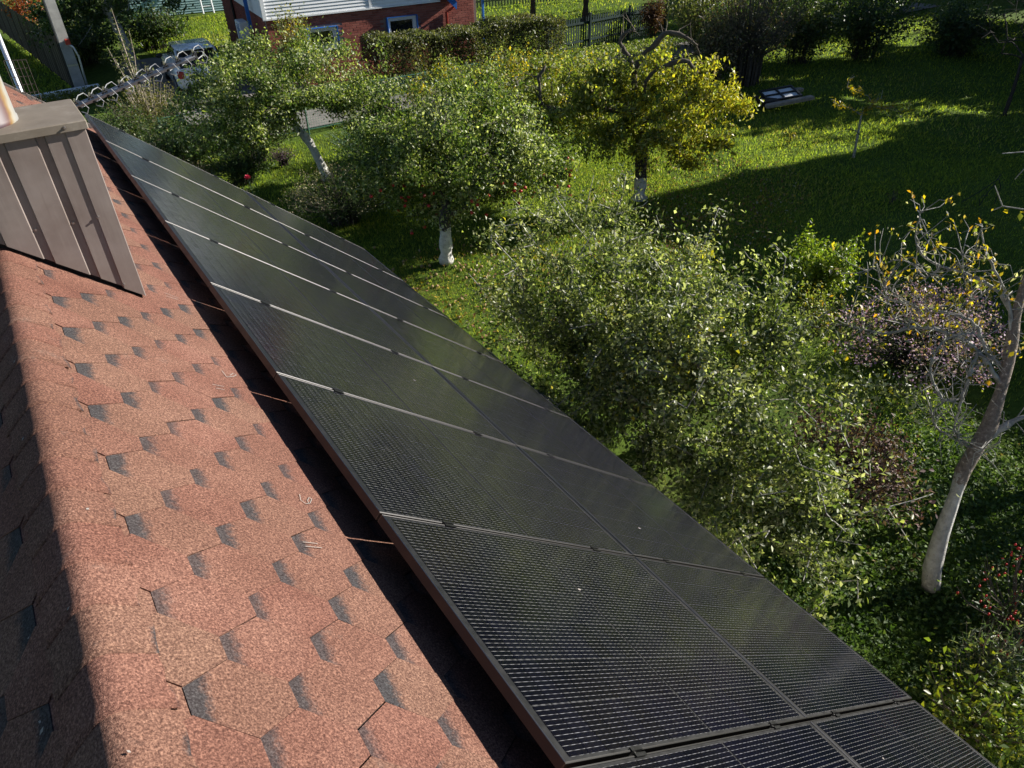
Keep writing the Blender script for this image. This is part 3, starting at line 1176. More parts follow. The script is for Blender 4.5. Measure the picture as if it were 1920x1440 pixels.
# siding boards
for r in range(18):
    z = ZS + r * 0.105
    xr = 6.35 if r == 0 else max(0.6, 6.35 - (r * 0.105) * 0.95)
    b = MB()
    b.add([(-0.05, -0.07, z), (xr, -0.07, z), (xr, -0.045, z + 0.104), (-0.05, -0.045, z + 0.104), (-0.05, -0.02, z), (xr, -0.02, z), (xr, -0.02, z + 0.104), (-0.05, -0.02, z + 0.104)],
          [(0, 1, 2, 3), (0, 4, 5, 1), (3, 2, 6, 7), (0, 3, 7, 4), (1, 5, 6, 2)])
    b.build("siding_board", M['white_paint'], bh)
    b = MB()
    b.add([(-0.07, -0.05, z), (-0.07, 8.8, z), (-0.045, 8.8, z + 0.104), (-0.045, -0.05, z + 0.104), (-0.02, -0.05, z), (-0.02, 8.8, z), (-0.02, 8.8, z + 0.104), (-0.02, -0.05, z + 0.104)],
          [(3, 2, 1, 0), (1, 5, 4, 0), (7, 6, 2, 3), (4, 7, 3, 0), (2, 6, 5, 1)])
    b.build("siding_board", M['white_paint'], bh)
b = MB()
b.box(-0.10, 0.02, -0.10, 0.02, ZS - 0.03, 4.3)
b.box(3.66, 3.74, -0.085, -0.03, ZS - 0.01, 4.2)
b.box(-0.1, 6.4, -0.095, 0.01, ZS - 0.05, ZS - 0.004)
b.build("trim_board", M['white_paint'], bh)
b = MB()
for (x0_, z0_, x1_, z1_) in ((6.95, 1.98, 4.3, 4.5),):
    dx, dz = x1_ - x0_, z1_ - z0_
    b.prism([(x0_, z0_), (x0_ + 0.02, z0_ + 0.26), (x1_ + 0.02, z1_ + 0.26), (x1_, z1_)], -0.32, -0.28)
b.build("bargeboard", M['blue_paint'], bh)
b = MB()
b.prism([(7.05, 2.27), (7.05, 2.33), (4.3, 4.88), (4.3, 4.80)], -0.36, 8.9)
b.prism([(4.3, 4.80), (4.3, 4.88), (-0.5, 4.6), (-0.5, 4.52)], -0.36, 8.9)
b.build("roof", M['brown_fence'], bh)
b = MB()
b.tube([(6.93, -0.25, 2.12), (6.75, -0.15, 1.98), (6.62, -0.06, 1.9), (6.62, -0.06, 0.1)], 0.045, 8)
b.build("downpipe", M['red_paint'], bh, True)
for (x0_, x1_, z0_, z1_) in WINS:
    b = MB()
    e = 0.07
    b.box(x0_, x1_, -0.05, 0.16, z0_, z0_ + e)
    b.box(x0_, x1_, -0.05, 0.16, z1_ - e, z1_)
    b.box(x0_, x0_ + e, -0.05, 0.16, z0_ + e, z1_ - e)
    b.box(x1_ - e, x1_, -0.05, 0.16, z0_ + e, z1_ - e)
    w = b.build("window", M['white_paint'], bh)
    b = MB()
    b.box(x0_ - 0.03, x1_ + 0.03, -0.17, -0.052, z0_ - 0.05, z0_ - 0.004)
    b.build("sill", M['white_paint'], w)
    b = MB()
    b.box(x0_ - 0.03, x1_ + 0.03, -0.15, 0.01, z1_ + 0.004, z1_ + 0.02)
    b.box(x1_ + 0.004, x1_ + 0.03, -0.15, 0.01, z0_, z1_ + 0.003)
    b.box(x0_ - 0.03, x0_ - 0.004, -0.15, 0.01, z0_, z1_ + 0.003)
    b.build("hood", M['blue_paint'], w)
    b = MB()
    b.box(x0_ + e, x1_ - e, 0.06, 0.075, z0_ + e, z1_ - e)
    b.build("pane", M['glass'], w)
    b = MB()
    s0 = e + 0.002
    for q in ((x0_ + s0, x1_ - s0, z0_ + s0, z0_ + s0 + 0.05), (x0_ + s0, x1_ - s0, z1_ - s0 - 0.05, z1_ - s0), (x0_ + s0, x0_ + s0 + 0.05, z0_ + s0 + 0.05, z1_ - s0 - 0.05), (x1_ - s0 - 0.05, x1_ - s0, z0_ + s0 + 0.05, z1_ - s0 - 0.05)):
        b.box(q[0], q[1], 0.0, 0.055, q[2], q[3])
    b.build("sash", M['white_paint'], w)
# air conditioner on the side wall
b = MB()
b.cbox(-0.42, -0.09, 3.0, 3.85, 1.2, 1.85, 0.02)
ac = b.build("air_conditioner", M['white_paint'], bh)
b = MB()
b.box(-0.5, -0.005, 3.05, 3.1, 1.14, 1.19)
b.box(-0.5, -0.005, 3.7, 3.75, 1.14, 1.19)
b.build("bracket", M['white_paint'], ac)
b = MB()
for k in range(9):
    b.box(-0.426, -0.421, 3.06, 3.55, 1.26 + k * 0.06, 1.29 + k * 0.06)
b.build("grille", M['blue_paint'], ac)
b = MB()
b.box(-0.30, -0.18, 1.7, 1.82, 1.75, 4.2)
b.build("post", M['blue_paint'], bh)
b = MB()
b.tube([(-0.05, 6.0, 3.0), (-0.05, 6.0, 0.0)], 0.05, 8)
b.build("downpipe", M['brown_fence'], bh)

# blue post to the right of the brick house
t = thing("blue_post", "slim bright blue post right of the brick house", "post", (18.3, 29.6, 0))
MB().cbox(-0.045, 0.045, -0.045, 0.045, -0.1, 2.4, 0.008).build("shaft", M['blue_paint'], t)
MB().cbox(-0.06, 0.06, -0.06, 0.06, 2.401, 2.44, 0.01).build("cap", M['blue_paint'], t)

# ------------------------------------------------------------------ parked car seen from behind
CARX, CARY, CARR = 6.05, 28.55, math.radians(-4)
car = thing("car", "white hatchback parked on the driveway, seen from behind", "car", (CARX, CARY, 0), CARR)


def loft(secs, smooth=True):
    """secs: list of closed rings"""
    b = MB()
    n_ = len(secs[0])
    vs = [p for s_ in secs for p in s_]
    fs = []
    for i in range(len(secs) - 1):
        for k_ in range(n_):
            j = (k_ + 1) % n_
            fs.append((i * n_ + k_, i * n_ + j, (i + 1) * n_ + j, (i + 1) * n_ + k_))
    fs.append(tuple(range(n_ - 1, -1, -1)))
    fs.append(tuple(range((len(secs) - 1) * n_, len(secs) * n_)))
    return b.add(vs, fs)


def ring(y, hw, z0, z1, r):
    return [(-hw + r, y, z0), (hw - r, y, z0), (hw, y, z0 + r), (hw * 1.0, y, z1 - r * 1.5), (hw - r, y, z1), (-hw + r, y, z1), (-hw, y, z1 - r * 1.5), (-hw, y, z0 + r)]


body = loft([ring(0.0, 0.78, 0.34, 0.86, 0.1), ring(0.12, 0.86, 0.24, 0.93, 0.1), ring(0.9, 0.88, 0.2, 0.97, 0.09), ring(2.4, 0.88, 0.2, 0.95, 0.09), ring(3.2, 0.88, 0.2, 0.93, 0.09), ring(3.9, 0.85, 0.22, 0.80, 0.12), ring(4.2, 0.74, 0.3, 0.66, 0.12)])
bo = body.build("body", M['car_white'], car, True)
gh_ = loft([ring(0.10, 0.70, 0.90, 0.96, 0.02), ring(0.62, 0.62, 0.90, 1.42, 0.06), ring(0.95, 0.62, 0.90, 1.47, 0.06), ring(2.1, 0.60, 0.90, 1.44, 0.06), ring(3.1, 0.70, 0.90, 0.95, 0.02)])
gh_.build("cabin_glass", M['glass'], car, True)
rf = loft([ring(0.50, 0.60, 1.425, 1.455, 0.012), ring(0.62, 0.635, 1.43, 1.475, 0.012), ring(1.2, 0.64, 1.45, 1.50, 0.012), ring(2.1, 0.61, 1.43, 1.475, 0.012)])
rf.build("roof_panel", M['car_white'], car, True)
for sx in (-1, 1):
    b = MB()
    b.tube([(sx * 0.71, 0.10, 0.93), (sx * 0.635, 0.58, 1.44)], 0.045, 6)
    b.build("pillar", M['car_white'], car, True)
    b = MB()
    b.cbox(sx * 0.72 - 0.11, sx * 0.72 + 0.11, -0.02, 0.16, 0.62, 0.86, 0.03)
    b.build("tail_light", M['tail_red'], car)
    b = MB()
    b.sphere((sx * 1.0, 2.5, 1.0), (0.12, 0.06, 0.08))
    b.build("mirror", M['black_plastic'], car, True)
    for y in (0.75, 3.35):
        b = MB()
        b.tube([(sx * 0.70, y, 0.31), (sx * 0.895, y, 0.31)], 0.31, 20)
        w = b.build("wheel", M['rubber'], car)
        MB().tube([(sx * 0.88, y, 0.31), (sx * 0.905, y, 0.31)], 0.2, 16).build("rim", M['steel'], w)
MB().cbox(-0.26, 0.26, -0.032, -0.002, 0.52, 0.63, 0.01).build("number_plate", M['plate'], car)
MB().cbox(-0.62, 0.62, -0.03, 0.10, 0.27, 0.40, 0.03).build("bumper", M['black_plastic'], car)
MB().cbox(-0.58, 0.58, 0.26, 0.52, 1.44, 1.462, 0.008).build("spoiler", M['car_white'], car)

# ------------------------------------------------------------------ utility pole, beam, dark fence
pole = thing("utility_pole", "tall grey concrete utility pole with steel bands and red box", "pole", (2.42, 31.9, 0))
b = MB()
hp = 9.0
b.add([(sx * w, sy * w * 1.15, z) for z, w in ((-0.2, 0.175), (hp, 0.12)) for sx, sy in ((-1, -1), (1, -1), (1, 1), (-1, 1))],
      [(0, 3, 2, 1), (4, 5, 6, 7), (0, 1, 5, 4), (1, 2, 6, 5), (2, 3, 7, 6), (3, 0, 4, 7)])
b.build("shaft", M['concrete'], pole)
for z in (0.95, 3.7, 6.2):
    w = 0.178 - 0.055 * z / hp
    MB().box(-w, w, -w * 1.16, w * 1.16, z, z + 0.05).build("band", M['steel'], pole)
b = MB()
b.tube([(0.22, -0.22, 0.0), (0.24, -0.22, 0.7), (0.27, -0.25, 1.25), (0.20, -0.24, 1.55), (0.08, -0.22, 1.68)], 0.035, 8)
b.build("conduit", M['alu'], pole, True)
MB().cbox(0.0, 0.16, -0.40, -0.23, 1.66, 1.84, 0.02).build("red_box", M['red_paint'], pole)
MB().tube([(-0.22, -0.2, 0), (-0.20, -0.2, 5.0)], 0.03, 6).build("cable", M['black_plastic'], pole)

beam = thing("gate_beam", "long white steel gate beam at the foot of the utility pole", "beam", (1.9, 31.3, 0), math.radians(6))
MB().cbox(-1.35, 1.1, -0.06, 0.06, 0.16, 0.32, 0.015).build("rail", M['white_paint'], beam)
MB().box(-1.3, 1.05, -0.04, 0.04, 0.03, 0.10).build("lower_rail", M['alu'], beam)
for x in (0.35, 0.95, -1.1):
    MB().cbox(x - 0.05, x + 0.05, -0.05, 0.05, -0.1, 0.159, 0.01).build("foot", M['white_paint'], beam)

fen = thing("sheet_fence", "tall dark brown metal sheet fence running away beside the lawn", "fence", (2.0, 33, 0))
fa, fb_ = Vector((2.25, 32.8, 0)), Vector((0.15, 62.0, 0))
fd = (fb_ - fa).normalized()
fl_ = Vector((fd.y, -fd.x, 0))
nseg = 15
for k in range(nseg):
    p0 = fa + (fb_ - fa) * (k / nseg) - Vector(fen.location)
    p1 = fa + (fb_ - fa) * ((k + 0.985) / nseg) - Vector(fen.location)
    b = MB()
    zig = []
    for i in range(17):
        q = p0 + (p1 - p0) * (i / 16) + fl_ * (0.02 if (i // 2) % 2 else -0.02)
        zig.append(q)
    vs = [(q.x, q.y, 0.06) for q in zig] + [(q.x, q.y, 1.75) for q in zig]
    b.add(vs, [(i, i + 1, 18 + i, 17 + i) for i in range(16)])
    b.build("fence_sheet", M['brown_fence'], fen)
    b = MB()
    b.box(p0.x - 0.03, p0.x + 0.03, p0.y - 0.03, p0.y + 0.03, -0.1, 1.8)
    b.build("fence_post", M['brown_fence'], fen)

# ladder against a teal shed far left
sh = thing("teal_shed", "pale teal plank-sided shed far behind the car", "shed", (10.3, 47.5, 0), math.radians(-8))
for k in range(24):
    b = MB()
    b.add([(-3, -0.03, k * 0.12), (3, -0.03, k * 0.12), (3, 0, k * 0.12 + 0.118), (-3, 0, k * 0.12 + 0.118), (-3, 0.04, k * 0.12), (3, 0.04, k * 0.12), (3, 0.04, k * 0.12 + 0.118), (-3, 0.04, k * 0.12 + 0.118)],
          [(0, 1, 2, 3), (0, 4, 5, 1), (3, 2, 6, 7), (0, 3, 7, 4), (1, 5, 6, 2)])
    b.build("plank", M['teal_siding'], sh)
MB().box(-3, 3, 0.05, 3, 0, 2.85).build("core", M['teal_siding'], sh)
MB().prism([(-3.3, 2.86), (3.3, 2.86), (0, 4.2)], -0.4, 3.3).build("roof", M['brown_fence'], sh)
ld = thing("ladder", "white ladder leaning on the teal shed", "ladder", (11.0, 46.6, 0), math.radians(-8))
for x in (-0.28, 0.28):
    MB().tube([(x, 0, 0), (x * 0.9, 0.75, 3.2)], 0.04, 6).build("rail", M['white_paint'], ld)
for k in range(9):
    MB().tube([(-0.28, 0.08 + 0.082 * k, 0.35 * (k + 1)), (0.28, 0.08 + 0.082 * k, 0.35 * (k + 1))], 0.025, 6).build("rung", M['white_paint'], ld)

# ------------------------------------------------------------------ fences across the garden
pf = thing("picket_fence", "dark green picket fence with rails behind the low hedge", "fence", (19.4, 25.2, 0))
PA, PB = Vector((18.4, 25.15, 0)), Vector((25.2, 25.7, 0))
pd = (PB - PA).normalized()
npk = 52
pkm = MB().add([(-0.035, 0, 0.08), (0.035, 0, 0.08), (0.035, 0, 1.22), (0.02, 0, 1.27), (-0.02, 0, 1.27), (-0.035, 0, 1.22)] + [(-0.035, 0.02, 0.08), (0.035, 0.02, 0.08), (0.035, 0.02, 1.22), (0.02, 0.02, 1.27), (-0.02, 0.02, 1.27), (-0.035, 0.02, 1.22)],
               [(0, 1, 2, 3, 4, 5), (11, 10, 9, 8, 7, 6)] + [(i, 6 + i, 6 + (i + 1) % 6, (i + 1) % 6) for i in range(6)]).mesh("picket", M['green_paint'])
ang = math.atan2(pd.y, pd.x)
for k in range(npk):
    q = PA + (PB - PA) * (k / (npk - 1)) - Vector(pf.location)
    link("picket", pkm, pf, (q.x, q.y, random.uniform(-0.015, 0.015)), (0, random.uniform(-0.01, 0.01), ang))
for z in (0.35, 1.02):
    b = MB()
    a_, c2 = PA - Vector(pf.location), PB - Vector(pf.location)
    nn = Vector((-pd.y, pd.x, 0))
    off = nn * -0.045
    b.add([a_ + off + Vector((0, 0, z)), c2 + off + Vector((0, 0, z)), c2 + off + Vector((0, 0, z + 0.07)), a_ + off + Vector((0, 0, z + 0.07)),
           a_ - nn * 0.003 + Vector((0, 0, z)), c2 - nn * 0.003 + Vector((0, 0, z)), c2 - nn * 0.003 + Vector((0, 0, z + 0.07)), a_ - nn * 0.003 + Vector((0, 0, z + 0.07))],
          [(0, 1, 2, 3), (7, 6, 5, 4), (3, 2, 6, 7), (0, 4, 5, 1)])
    b.build("rail", M['green_paint'], pf)
for k in range(4):
    q = PA + (PB - PA) * (k / 3) - Vector(pf.location)
    MB().cbox(q.x - 0.045, q.x + 0.045, q.y - 0.14, q.y - 0.05, -0.1, 1.4, 0.01).build("post", M['green_paint'], pf)

ff = thing("far_fence", "pale green slat fence at the back of the neighbouring plot", "fence", (25, 36.5, 0))
fpm = MB().add([(-0.04, 0, 0.08), (0.04, 0, 0.08), (0.04, 0, 1.3), (0, 0, 1.36), (-0.04, 0, 1.3)] + [(-0.04, 0.02, 0.08), (0.04, 0.02, 0.08), (0.04, 0.02, 1.3), (0, 0.02, 1.36), (-0.04, 0.02, 1.3)],
               [(0, 1, 2, 3, 4), (9, 8, 7, 6, 5)] + [(i, 5 + i, 5 + (i + 1) % 5, (i + 1) % 5) for i in range(5)]).mesh("picket", M['pale_green_fence'])
for k in range(95):
    x = -6.0 + k * 0.165
    link("picket", fpm, ff, (x, -0.28 * x - 0.02, random.uniform(-0.02, 0.02)), (0, 0, -0.27))
for z in (0.3, 1.05):
    b = MB()
    b.add([(-6, 1.72, z), (9.6, -2.66, z), (9.6, -2.66, z + 0.08), (-6, 1.72, z + 0.08)], [(0, 1, 2, 3)])
    b.v = [(x, y + 0.03, zz) for x, y, zz in b.v] + [(x, y + 0.07, zz) for x, y, zz in b.v]
    b.f = [(0, 1, 2, 3), (7, 6, 5, 4), (3, 2, 6, 7), (0, 4, 5, 1)]
    b.build("rail", M['pale_green_fence'], ff)

mf = thing("mesh_fence", "green wire mesh fence along the near side of the lane", "fence", (9, 21.8, 0))
MA, MBv = Vector((3.2, 21.9, 0)), Vector((13.2, 21.75, 0))
for k in range(6):
    q = MA + (MBv - MA) * (k / 5) - Vector(mf.location)
    MB().tube([(q.x, q.y, -0.1), (q.x, q.y, 1.15)], 0.025, 8).build("post", M['green_wire'], mf)
b = MB()
q0, q1 = MA - Vector(mf.location), MBv - Vector(mf.location)
for z in (0.1, 1.12):
    b.tube([q0 + Vector((0, 0, z)), q1 + Vector((0, 0, z))], 0.016, 6)
b.build("rail", M['green_wire'], mf)
b = MB()
Lm = (q1 - q0).length
for k in range(14):
    z = 0.15 + k * 0.07
    b.tube([q0 + Vector((0, 0, z)), q1 + Vector((0, 0, z))], 0.0035, 3, False)
for k in range(int(Lm / 0.08)):
    q = q0 + (q1 - q0) * ((k + 0.5) / int(Lm / 0.08))
    b.tube([(q.x, q.y, 0.1), (q.x, q.y, 1.1)], 0.0035, 3, False)
o = b.build("wire_mesh", M['green_wire'], mf)

# ------------------------------------------------------------------ plants: generators
GREEN = [((0.115, 0.165, 0.035), 4), ((0.06, 0.10, 0.026), 3.4), ((0.25, 0.285, 0.10), 3.2), ((0.44, 0.455, 0.30), 3.0), ((0.44, 0.38, 0.03), 0.5)]  # palest tints: leaf undersides, plus sun glints painted into the leaf colours
OLIVE = [((0.125, 0.155, 0.048), 4), ((0.07, 0.10, 0.034), 3.6), ((0.25, 0.27, 0.125), 3.2), ((0.42, 0.43, 0.31), 2.8), ((0.42, 0.36, 0.04), 0.6), ((0.18, 0.15, 0.09), 0.8)]  # palest tint likewise paints highlights into the crown
GREENY = [((0.16, 0.20, 0.03), 4), ((0.11, 0.15, 0.026), 3), ((0.27, 0.28, 0.12), 2.4), ((0.46, 0.33, 0.02), 1.8), ((0.33, 0.26, 0.03), 1.4)]
YELLOW = [((0.50, 0.35, 0.02), 4), ((0.36, 0.27, 0.025), 3), ((0.15, 0.165, 0.028), 3), ((0.28, 0.20, 0.07), 1.5), ((0.48, 0.24, 0.02), 0.8)]
DARKG = [((0.036, 0.066, 0.022), 4), ((0.06, 0.095, 0.03), 3), ((0.11, 0.13, 0.05), 1.8), ((0.17, 0.17, 0.08), 0.8)]
HEDGED = [((0.05, 0.065, 0.022), 4), ((0.08, 0.09, 0.035), 3), ((0.17, 0.165, 0.09), 2), ((0.12, 0.09, 0.045), 1.5)]
HEDGE = [((0.08, 0.10, 0.03), 4), ((0.12, 0.13, 0.05), 3), ((0.22, 0.21, 0.12), 2.2), ((0.17, 0.125, 0.06), 1.2)]
BROWN = [((0.13, 0.10, 0.06), 4), ((0.20, 0.155, 0.095), 3), ((0.09, 0.10, 0.04), 3), ((0.26, 0.21, 0.14), 1)]
PURPLE = [((0.095, 0.048, 0.05), 4), ((0.14, 0.085, 0.078), 3), ((0.20, 0.14, 0.125), 1.5), ((0.085, 0.09, 0.04), 1.5), ((0.18, 0.035, 0.035), 0.5)]
LIME = [((0.18, 0.25, 0.025), 4), ((0.27, 0.31, 0.03), 3), ((0.12, 0.19, 0.025), 3), ((0.22, 0.27, 0.09), 2)]
RUST = [((0.34, 0.085, 0.03), 4), ((0.42, 0.15, 0.04), 3), ((0.22, 0.11, 0.03), 2)]
CONIF = [((0.018, 0.038, 0.016), 4), ((0.028, 0.052, 0.02), 3), ((0.04, 0.06, 0.022), 1)]


def palette(pal, n, pts=None, jit=0.25):
    w = np.array([q[1] for q in pal], float)
    w /= w.sum()
    cs = np.array([q[0] for q in pal])
    pick = rng.random(n)
    if pts is not None:       # clumps of like colour through the crown
        f = 0.5 + 0.5 * np.sin(pts[:, 0] * 2.3 + 1.7 * np.sin(pts[:, 2] * 1.9) + rng.random() * 6) * np.sin(pts[:, 1] * 2.1 + pts[:, 2] * 1.3 + rng.random() * 6)
        pick = (0.7 * pick + 0.3 * f) % 1.0
    i = np.searchsorted(np.cumsum(w), pick).clip(0, len(pal) - 1)
    return cs[i] * (1 + jit * rng.standard_normal((n, 1))).clip(0.4, 1.8)


def leaves(name, pts, pal, size, parent, mat='leaf', droop=0.2, aspect=0.55, up=0.5, cen=None, loc=None, cols=None, axis=None):
    n = len(pts)
    pts = np.asarray(pts, float)
    a = rng.standard_normal((n, 3))
    if axis is not None:
        a = a * 0.45 + axis
    a[:, 2] -= droop * 1.5
    a /= np.linalg.norm(a, axis=1, keepdims=True) + 1e-9
    nr = rng.standard_normal((n, 3))
    nr[:, 2] += up * 2.4
    if cen is not None:
        d = pts - np.asarray(cen)
        nr += 0.9 * d / (np.linalg.norm(d, axis=1, keepdims=True) + 1e-6)
    nr -= a * (nr * a).sum(1, keepdims=True)
    nr /= np.linalg.norm(nr, axis=1, keepdims=True) + 1e-9
    bq = np.cross(nr, a)
    L = size * (0.5 + 0.95 * rng.random((n, 1)) ** 1.3)
    W = L * aspect * (0.8 + 0.4 * rng.random((n, 1)))
    fold = W * 0.18
    v = np.empty((n, 4, 3))
    v[:, 0] = pts - a * L * 0.5
    v[:, 1] = pts - bq * W * 0.5 + nr * fold - a * L * 0.06
    v[:, 2] = pts + a * L * 0.5 - nr * L * 0.08
    v[:, 3] = pts + bq * W * 0.5 + nr * fold - a * L * 0.06
    k = np.arange(n)[:, None] * 4
    tr = np.concatenate([k + np.array([0, 1, 2]), k + np.array([0, 2, 3])])
    if cols is None:
        cols = palette(pal, n, pts)
    o = link(name, np_mesh(name, v.reshape(-1, 3), tr, M[mat], np.repeat(cols, 4, 0)), parent, loc)
    return o


def skeleton(trunk, targets, step=0.22, tip=0.005, bend=0.06, cost=0.12):
    pos = [np.array(p[:3], float) for p in trunk]
    par = list(range(-1, len(trunk) - 1))
    dep = [i * step for i in range(len(trunk))]
    first = max(1, int(len(trunk) * 0.55))
    A = np.array(pos)
    top = pos[-1]
    order = np.argsort(np.linalg.norm(targets - top, axis=1))
    tips = []
    for i in order:
        t_ = targets[i]
        A = np.array(pos)
        c = np.linalg.norm(A - t_, axis=1) + cost * np.array(dep)
        c[:first] += 5
        c += 0.5 * np.clip(A[:, 2] - t_[2] - 0.3, 0, 9)
        j = int(np.argmin(c))
        d = t_ - pos[j]
        L = np.linalg.norm(d)
        n = max(1, int(L / step))
        perp = rng.standard_normal(3) * bend * L
        prev = j
        for q in range(1, n + 1):
            f = q / n
            p = pos[j] + d * f + perp * math.sin(math.pi * f) + np.array([0, 0, 0.10 * L * math.sin(math.pi * f)])
            pos.append(p)
            par.append(prev)
            dep.append(dep[prev] + L / n)
            prev = len(pos) - 1
        tips.append(prev)
    n = len(pos)
    r = np.zeros(n)
    kids = np.zeros(n, int)
    for i in range(n):
        if par[i] >= 0:
            kids[par[i]] += 1
    acc = np.zeros(n)
    for i in range(n - 1, -1, -1):
        if kids[i] == 0:
            acc[i] = tip ** 2.2
        r[i] = acc[i] ** (1 / 2.2)
        if par[i] >= 0:
            acc[par[i]] += acc[i]
    return np.array(pos), np.array(par), r, tips


def cones(pos, par, r, skip, n=5):
    """tapered limb segments as one mesh"""
    i = np.array([k for k in range(len(par)) if par[k] >= 0 and k >= skip])
    a, b_ = pos[par[i]], pos[i]
    ra, rb = np.minimum(r[par[i]], r[i] * 1.5 + 0.01), r[i]
    t_ = b_ - a
    t_ /= np.linalg.norm(t_, axis=1, keepdims=True) + 1e-9
    ref = np.where(np.abs(t_[:, 2:3]) < 0.9, np.array([[0, 0, 1.0]]), np.array([[1.0, 0, 0]]))
    e1 = np.cross(t_, ref)
    e1 /= np.linalg.norm(e1, axis=1, keepdims=True) + 1e-9
    e2 = np.cross(t_, e1)
    q = np.arange(n) * 2 * np.pi / n
    off = e1[:, None] * np.cos(q)[None, :, None] + e2[:, None] * np.sin(q)[None, :, None]
    va = a[:, None] + off * ra[:, None, None]
    vb = b_[:, None] + off * rb[:, None, None] + t_[:, None] * (rb[:, None, None] * 0.4)
    v = np.concatenate([va, vb], 1)
    k = np.arange(len(i))[:, None, None] * 2 * n
    j = np.arange(n)
    quad = np.stack([j, (j + 1) % n, (j + 1) % n + n, j + n], 1)[None] + k
    return v.reshape(-1, 3), quad.reshape(-1, 4)


def in_blobs(blobs, n, shell=0.55):
    """points inside ellipsoids, denser towards the outside; blobs (cx,cy,cz,rx,ry,rz[,weight])"""
    w = np.array([(b_[6] if len(b_) > 6 else 1) * (b_[3] * b_[4] * b_[5]) ** (2 / 3) for b_ in blobs])
    k = rng.choice(len(blobs), n, p=w / w.sum())
    B_ = np.array([b_[:6] for b_ in blobs])[k]
    d = rng.standard_normal((n, 3))
    d /= np.linalg.norm(d, axis=1, keepdims=True)
    rr = rng.random((n, 1)) ** (1 / 3.0)
    rr = shell + (1 - shell) * rr
    rr *= 0.88 + 0.24 * rng.random((n, 1))
    p = B_[:, :3] + d * rr * B_[:, 3:6]
    return p


def smooth_trunk(path, n=14):
    P = np.array(path, float)
    t_ = np.linspace(0, len(P) - 1, n)
    out = []
    for q in t_:
        i = min(int(q), len(P) - 2)
        f = q - i
        p0, p1, p2, p3 = P[max(i - 1, 0)], P[i], P[i + 1], P[min(i + 2, len(P) - 1)]
        out.append(0.5 * ((2 * p1) + (-p0 + p2) * f + (2 * p0 - 5 * p1 + 4 * p2 - p3) * f * f + (-p0 + 3 * p1 - 3 * p2 + p3) * f ** 3))
    return out


def tree(name, label, cat, path, blobs, ntw, nleaf, size, pal, bark='bark', trunkmat=None, group=None, spread=0.17, limb=0.0055, extra=None, droop=0.25, leafmat='leaf', shell=0.5, cost=0.12, zmin=0.25, along=2, limb_scale=1.0, aspect=0.55, colfn=None, sprouts=0, uneven=0.7, up=0.22):
    base = path[0]
    t = thing(name, label, cat, (base[0], base[1], 0), group=group)
    inv = np.array([-base[0], -base[1], 0])
    tr = smooth_trunk(path)
    b = MB()
    pts = [Vector(p[:3]) + Vector(inv) for p in tr]
    rad = [max(p[3], 0.01) * (1 + 0.12 * rng.standard_normal()) for p in tr]
    rad[0] *= 1.15
    b.tube(pts, rad, 10)
    o = b.build("trunk", trunkmat or M[bark], t, True)
    o.location = (0, 0, 0)
    if trunkmat is None:
        pass
    tg = in_blobs(blobs, ntw, shell)
    tg[:, 2] = np.maximum(tg[:, 2], zmin)
    if sprouts:
        sp = in_blobs(blobs, sprouts * 3, 0.95)
        sp = sp[np.argsort(-sp[:, 2] - 0.3 * rng.random(len(sp)))][:sprouts]
        sp += np.stack([rng.normal(0, 0.08, sprouts), rng.normal(0, 0.08, sprouts), rng.uniform(0.12, 0.5, sprouts)], 1)
        tg = np.concatenate([tg, sp])
    if extra is not None:
        tg = np.concatenate([tg, np.array(extra, float)])
    pos, par, r, tips = skeleton(tr, tg, tip=limb, cost=cost)
    rtop = tr[-1][3]
    nt = len(tr)
    r2 = r * limb_scale
    r2[nt:] = np.minimum(r2[nt:], rtop * 0.9)
    r2[:nt] = [p[3] for p in tr]
    v, f = cones(pos, par, r2, nt)
    link("limbs", np_mesh("limbs", v + inv, f, M[bark], None, True), t)
    if nleaf:
        # leaves cluster round the outer part of every twig
        tips = np.array(tips)
        wgt = np.exp(rng.normal(0, uneven, len(tips)))
        pick = rng.choice(len(tips), nleaf, p=wgt / wgt.sum())
        i = tips[pick]
        sprd = (0.55 + 0.9 * rng.random(len(tips)))[pick][:, None]
        back = rng.integers(0, along + 1, nleaf)
        for _ in range(along):
            go = (back > 0) & (par[i] >= nt)
            i = np.where(go, par[i], i)
            back -= go
        prnt = np.maximum(par[i], 0)
        f_ = rng.random((nleaf, 1))
        p = pos[i] * f_ + pos[prnt] * (1 - f_)
        p = p + rng.standard_normal((nleaf, 3)) * spread * 0.8 * sprd * np.array([1, 1, 0.8])
        p[:, 2] = np.maximum(p[:, 2], 0.05)
        cen = np.array([b_[:3] for b_ in blobs]).mean(0)
        leaves("crown", p + inv, pal, size, t, leafmat, droop, cen=cen + inv, aspect=aspect, up=up, cols=None if colfn is None else colfn(p))
    return t, pos, tips


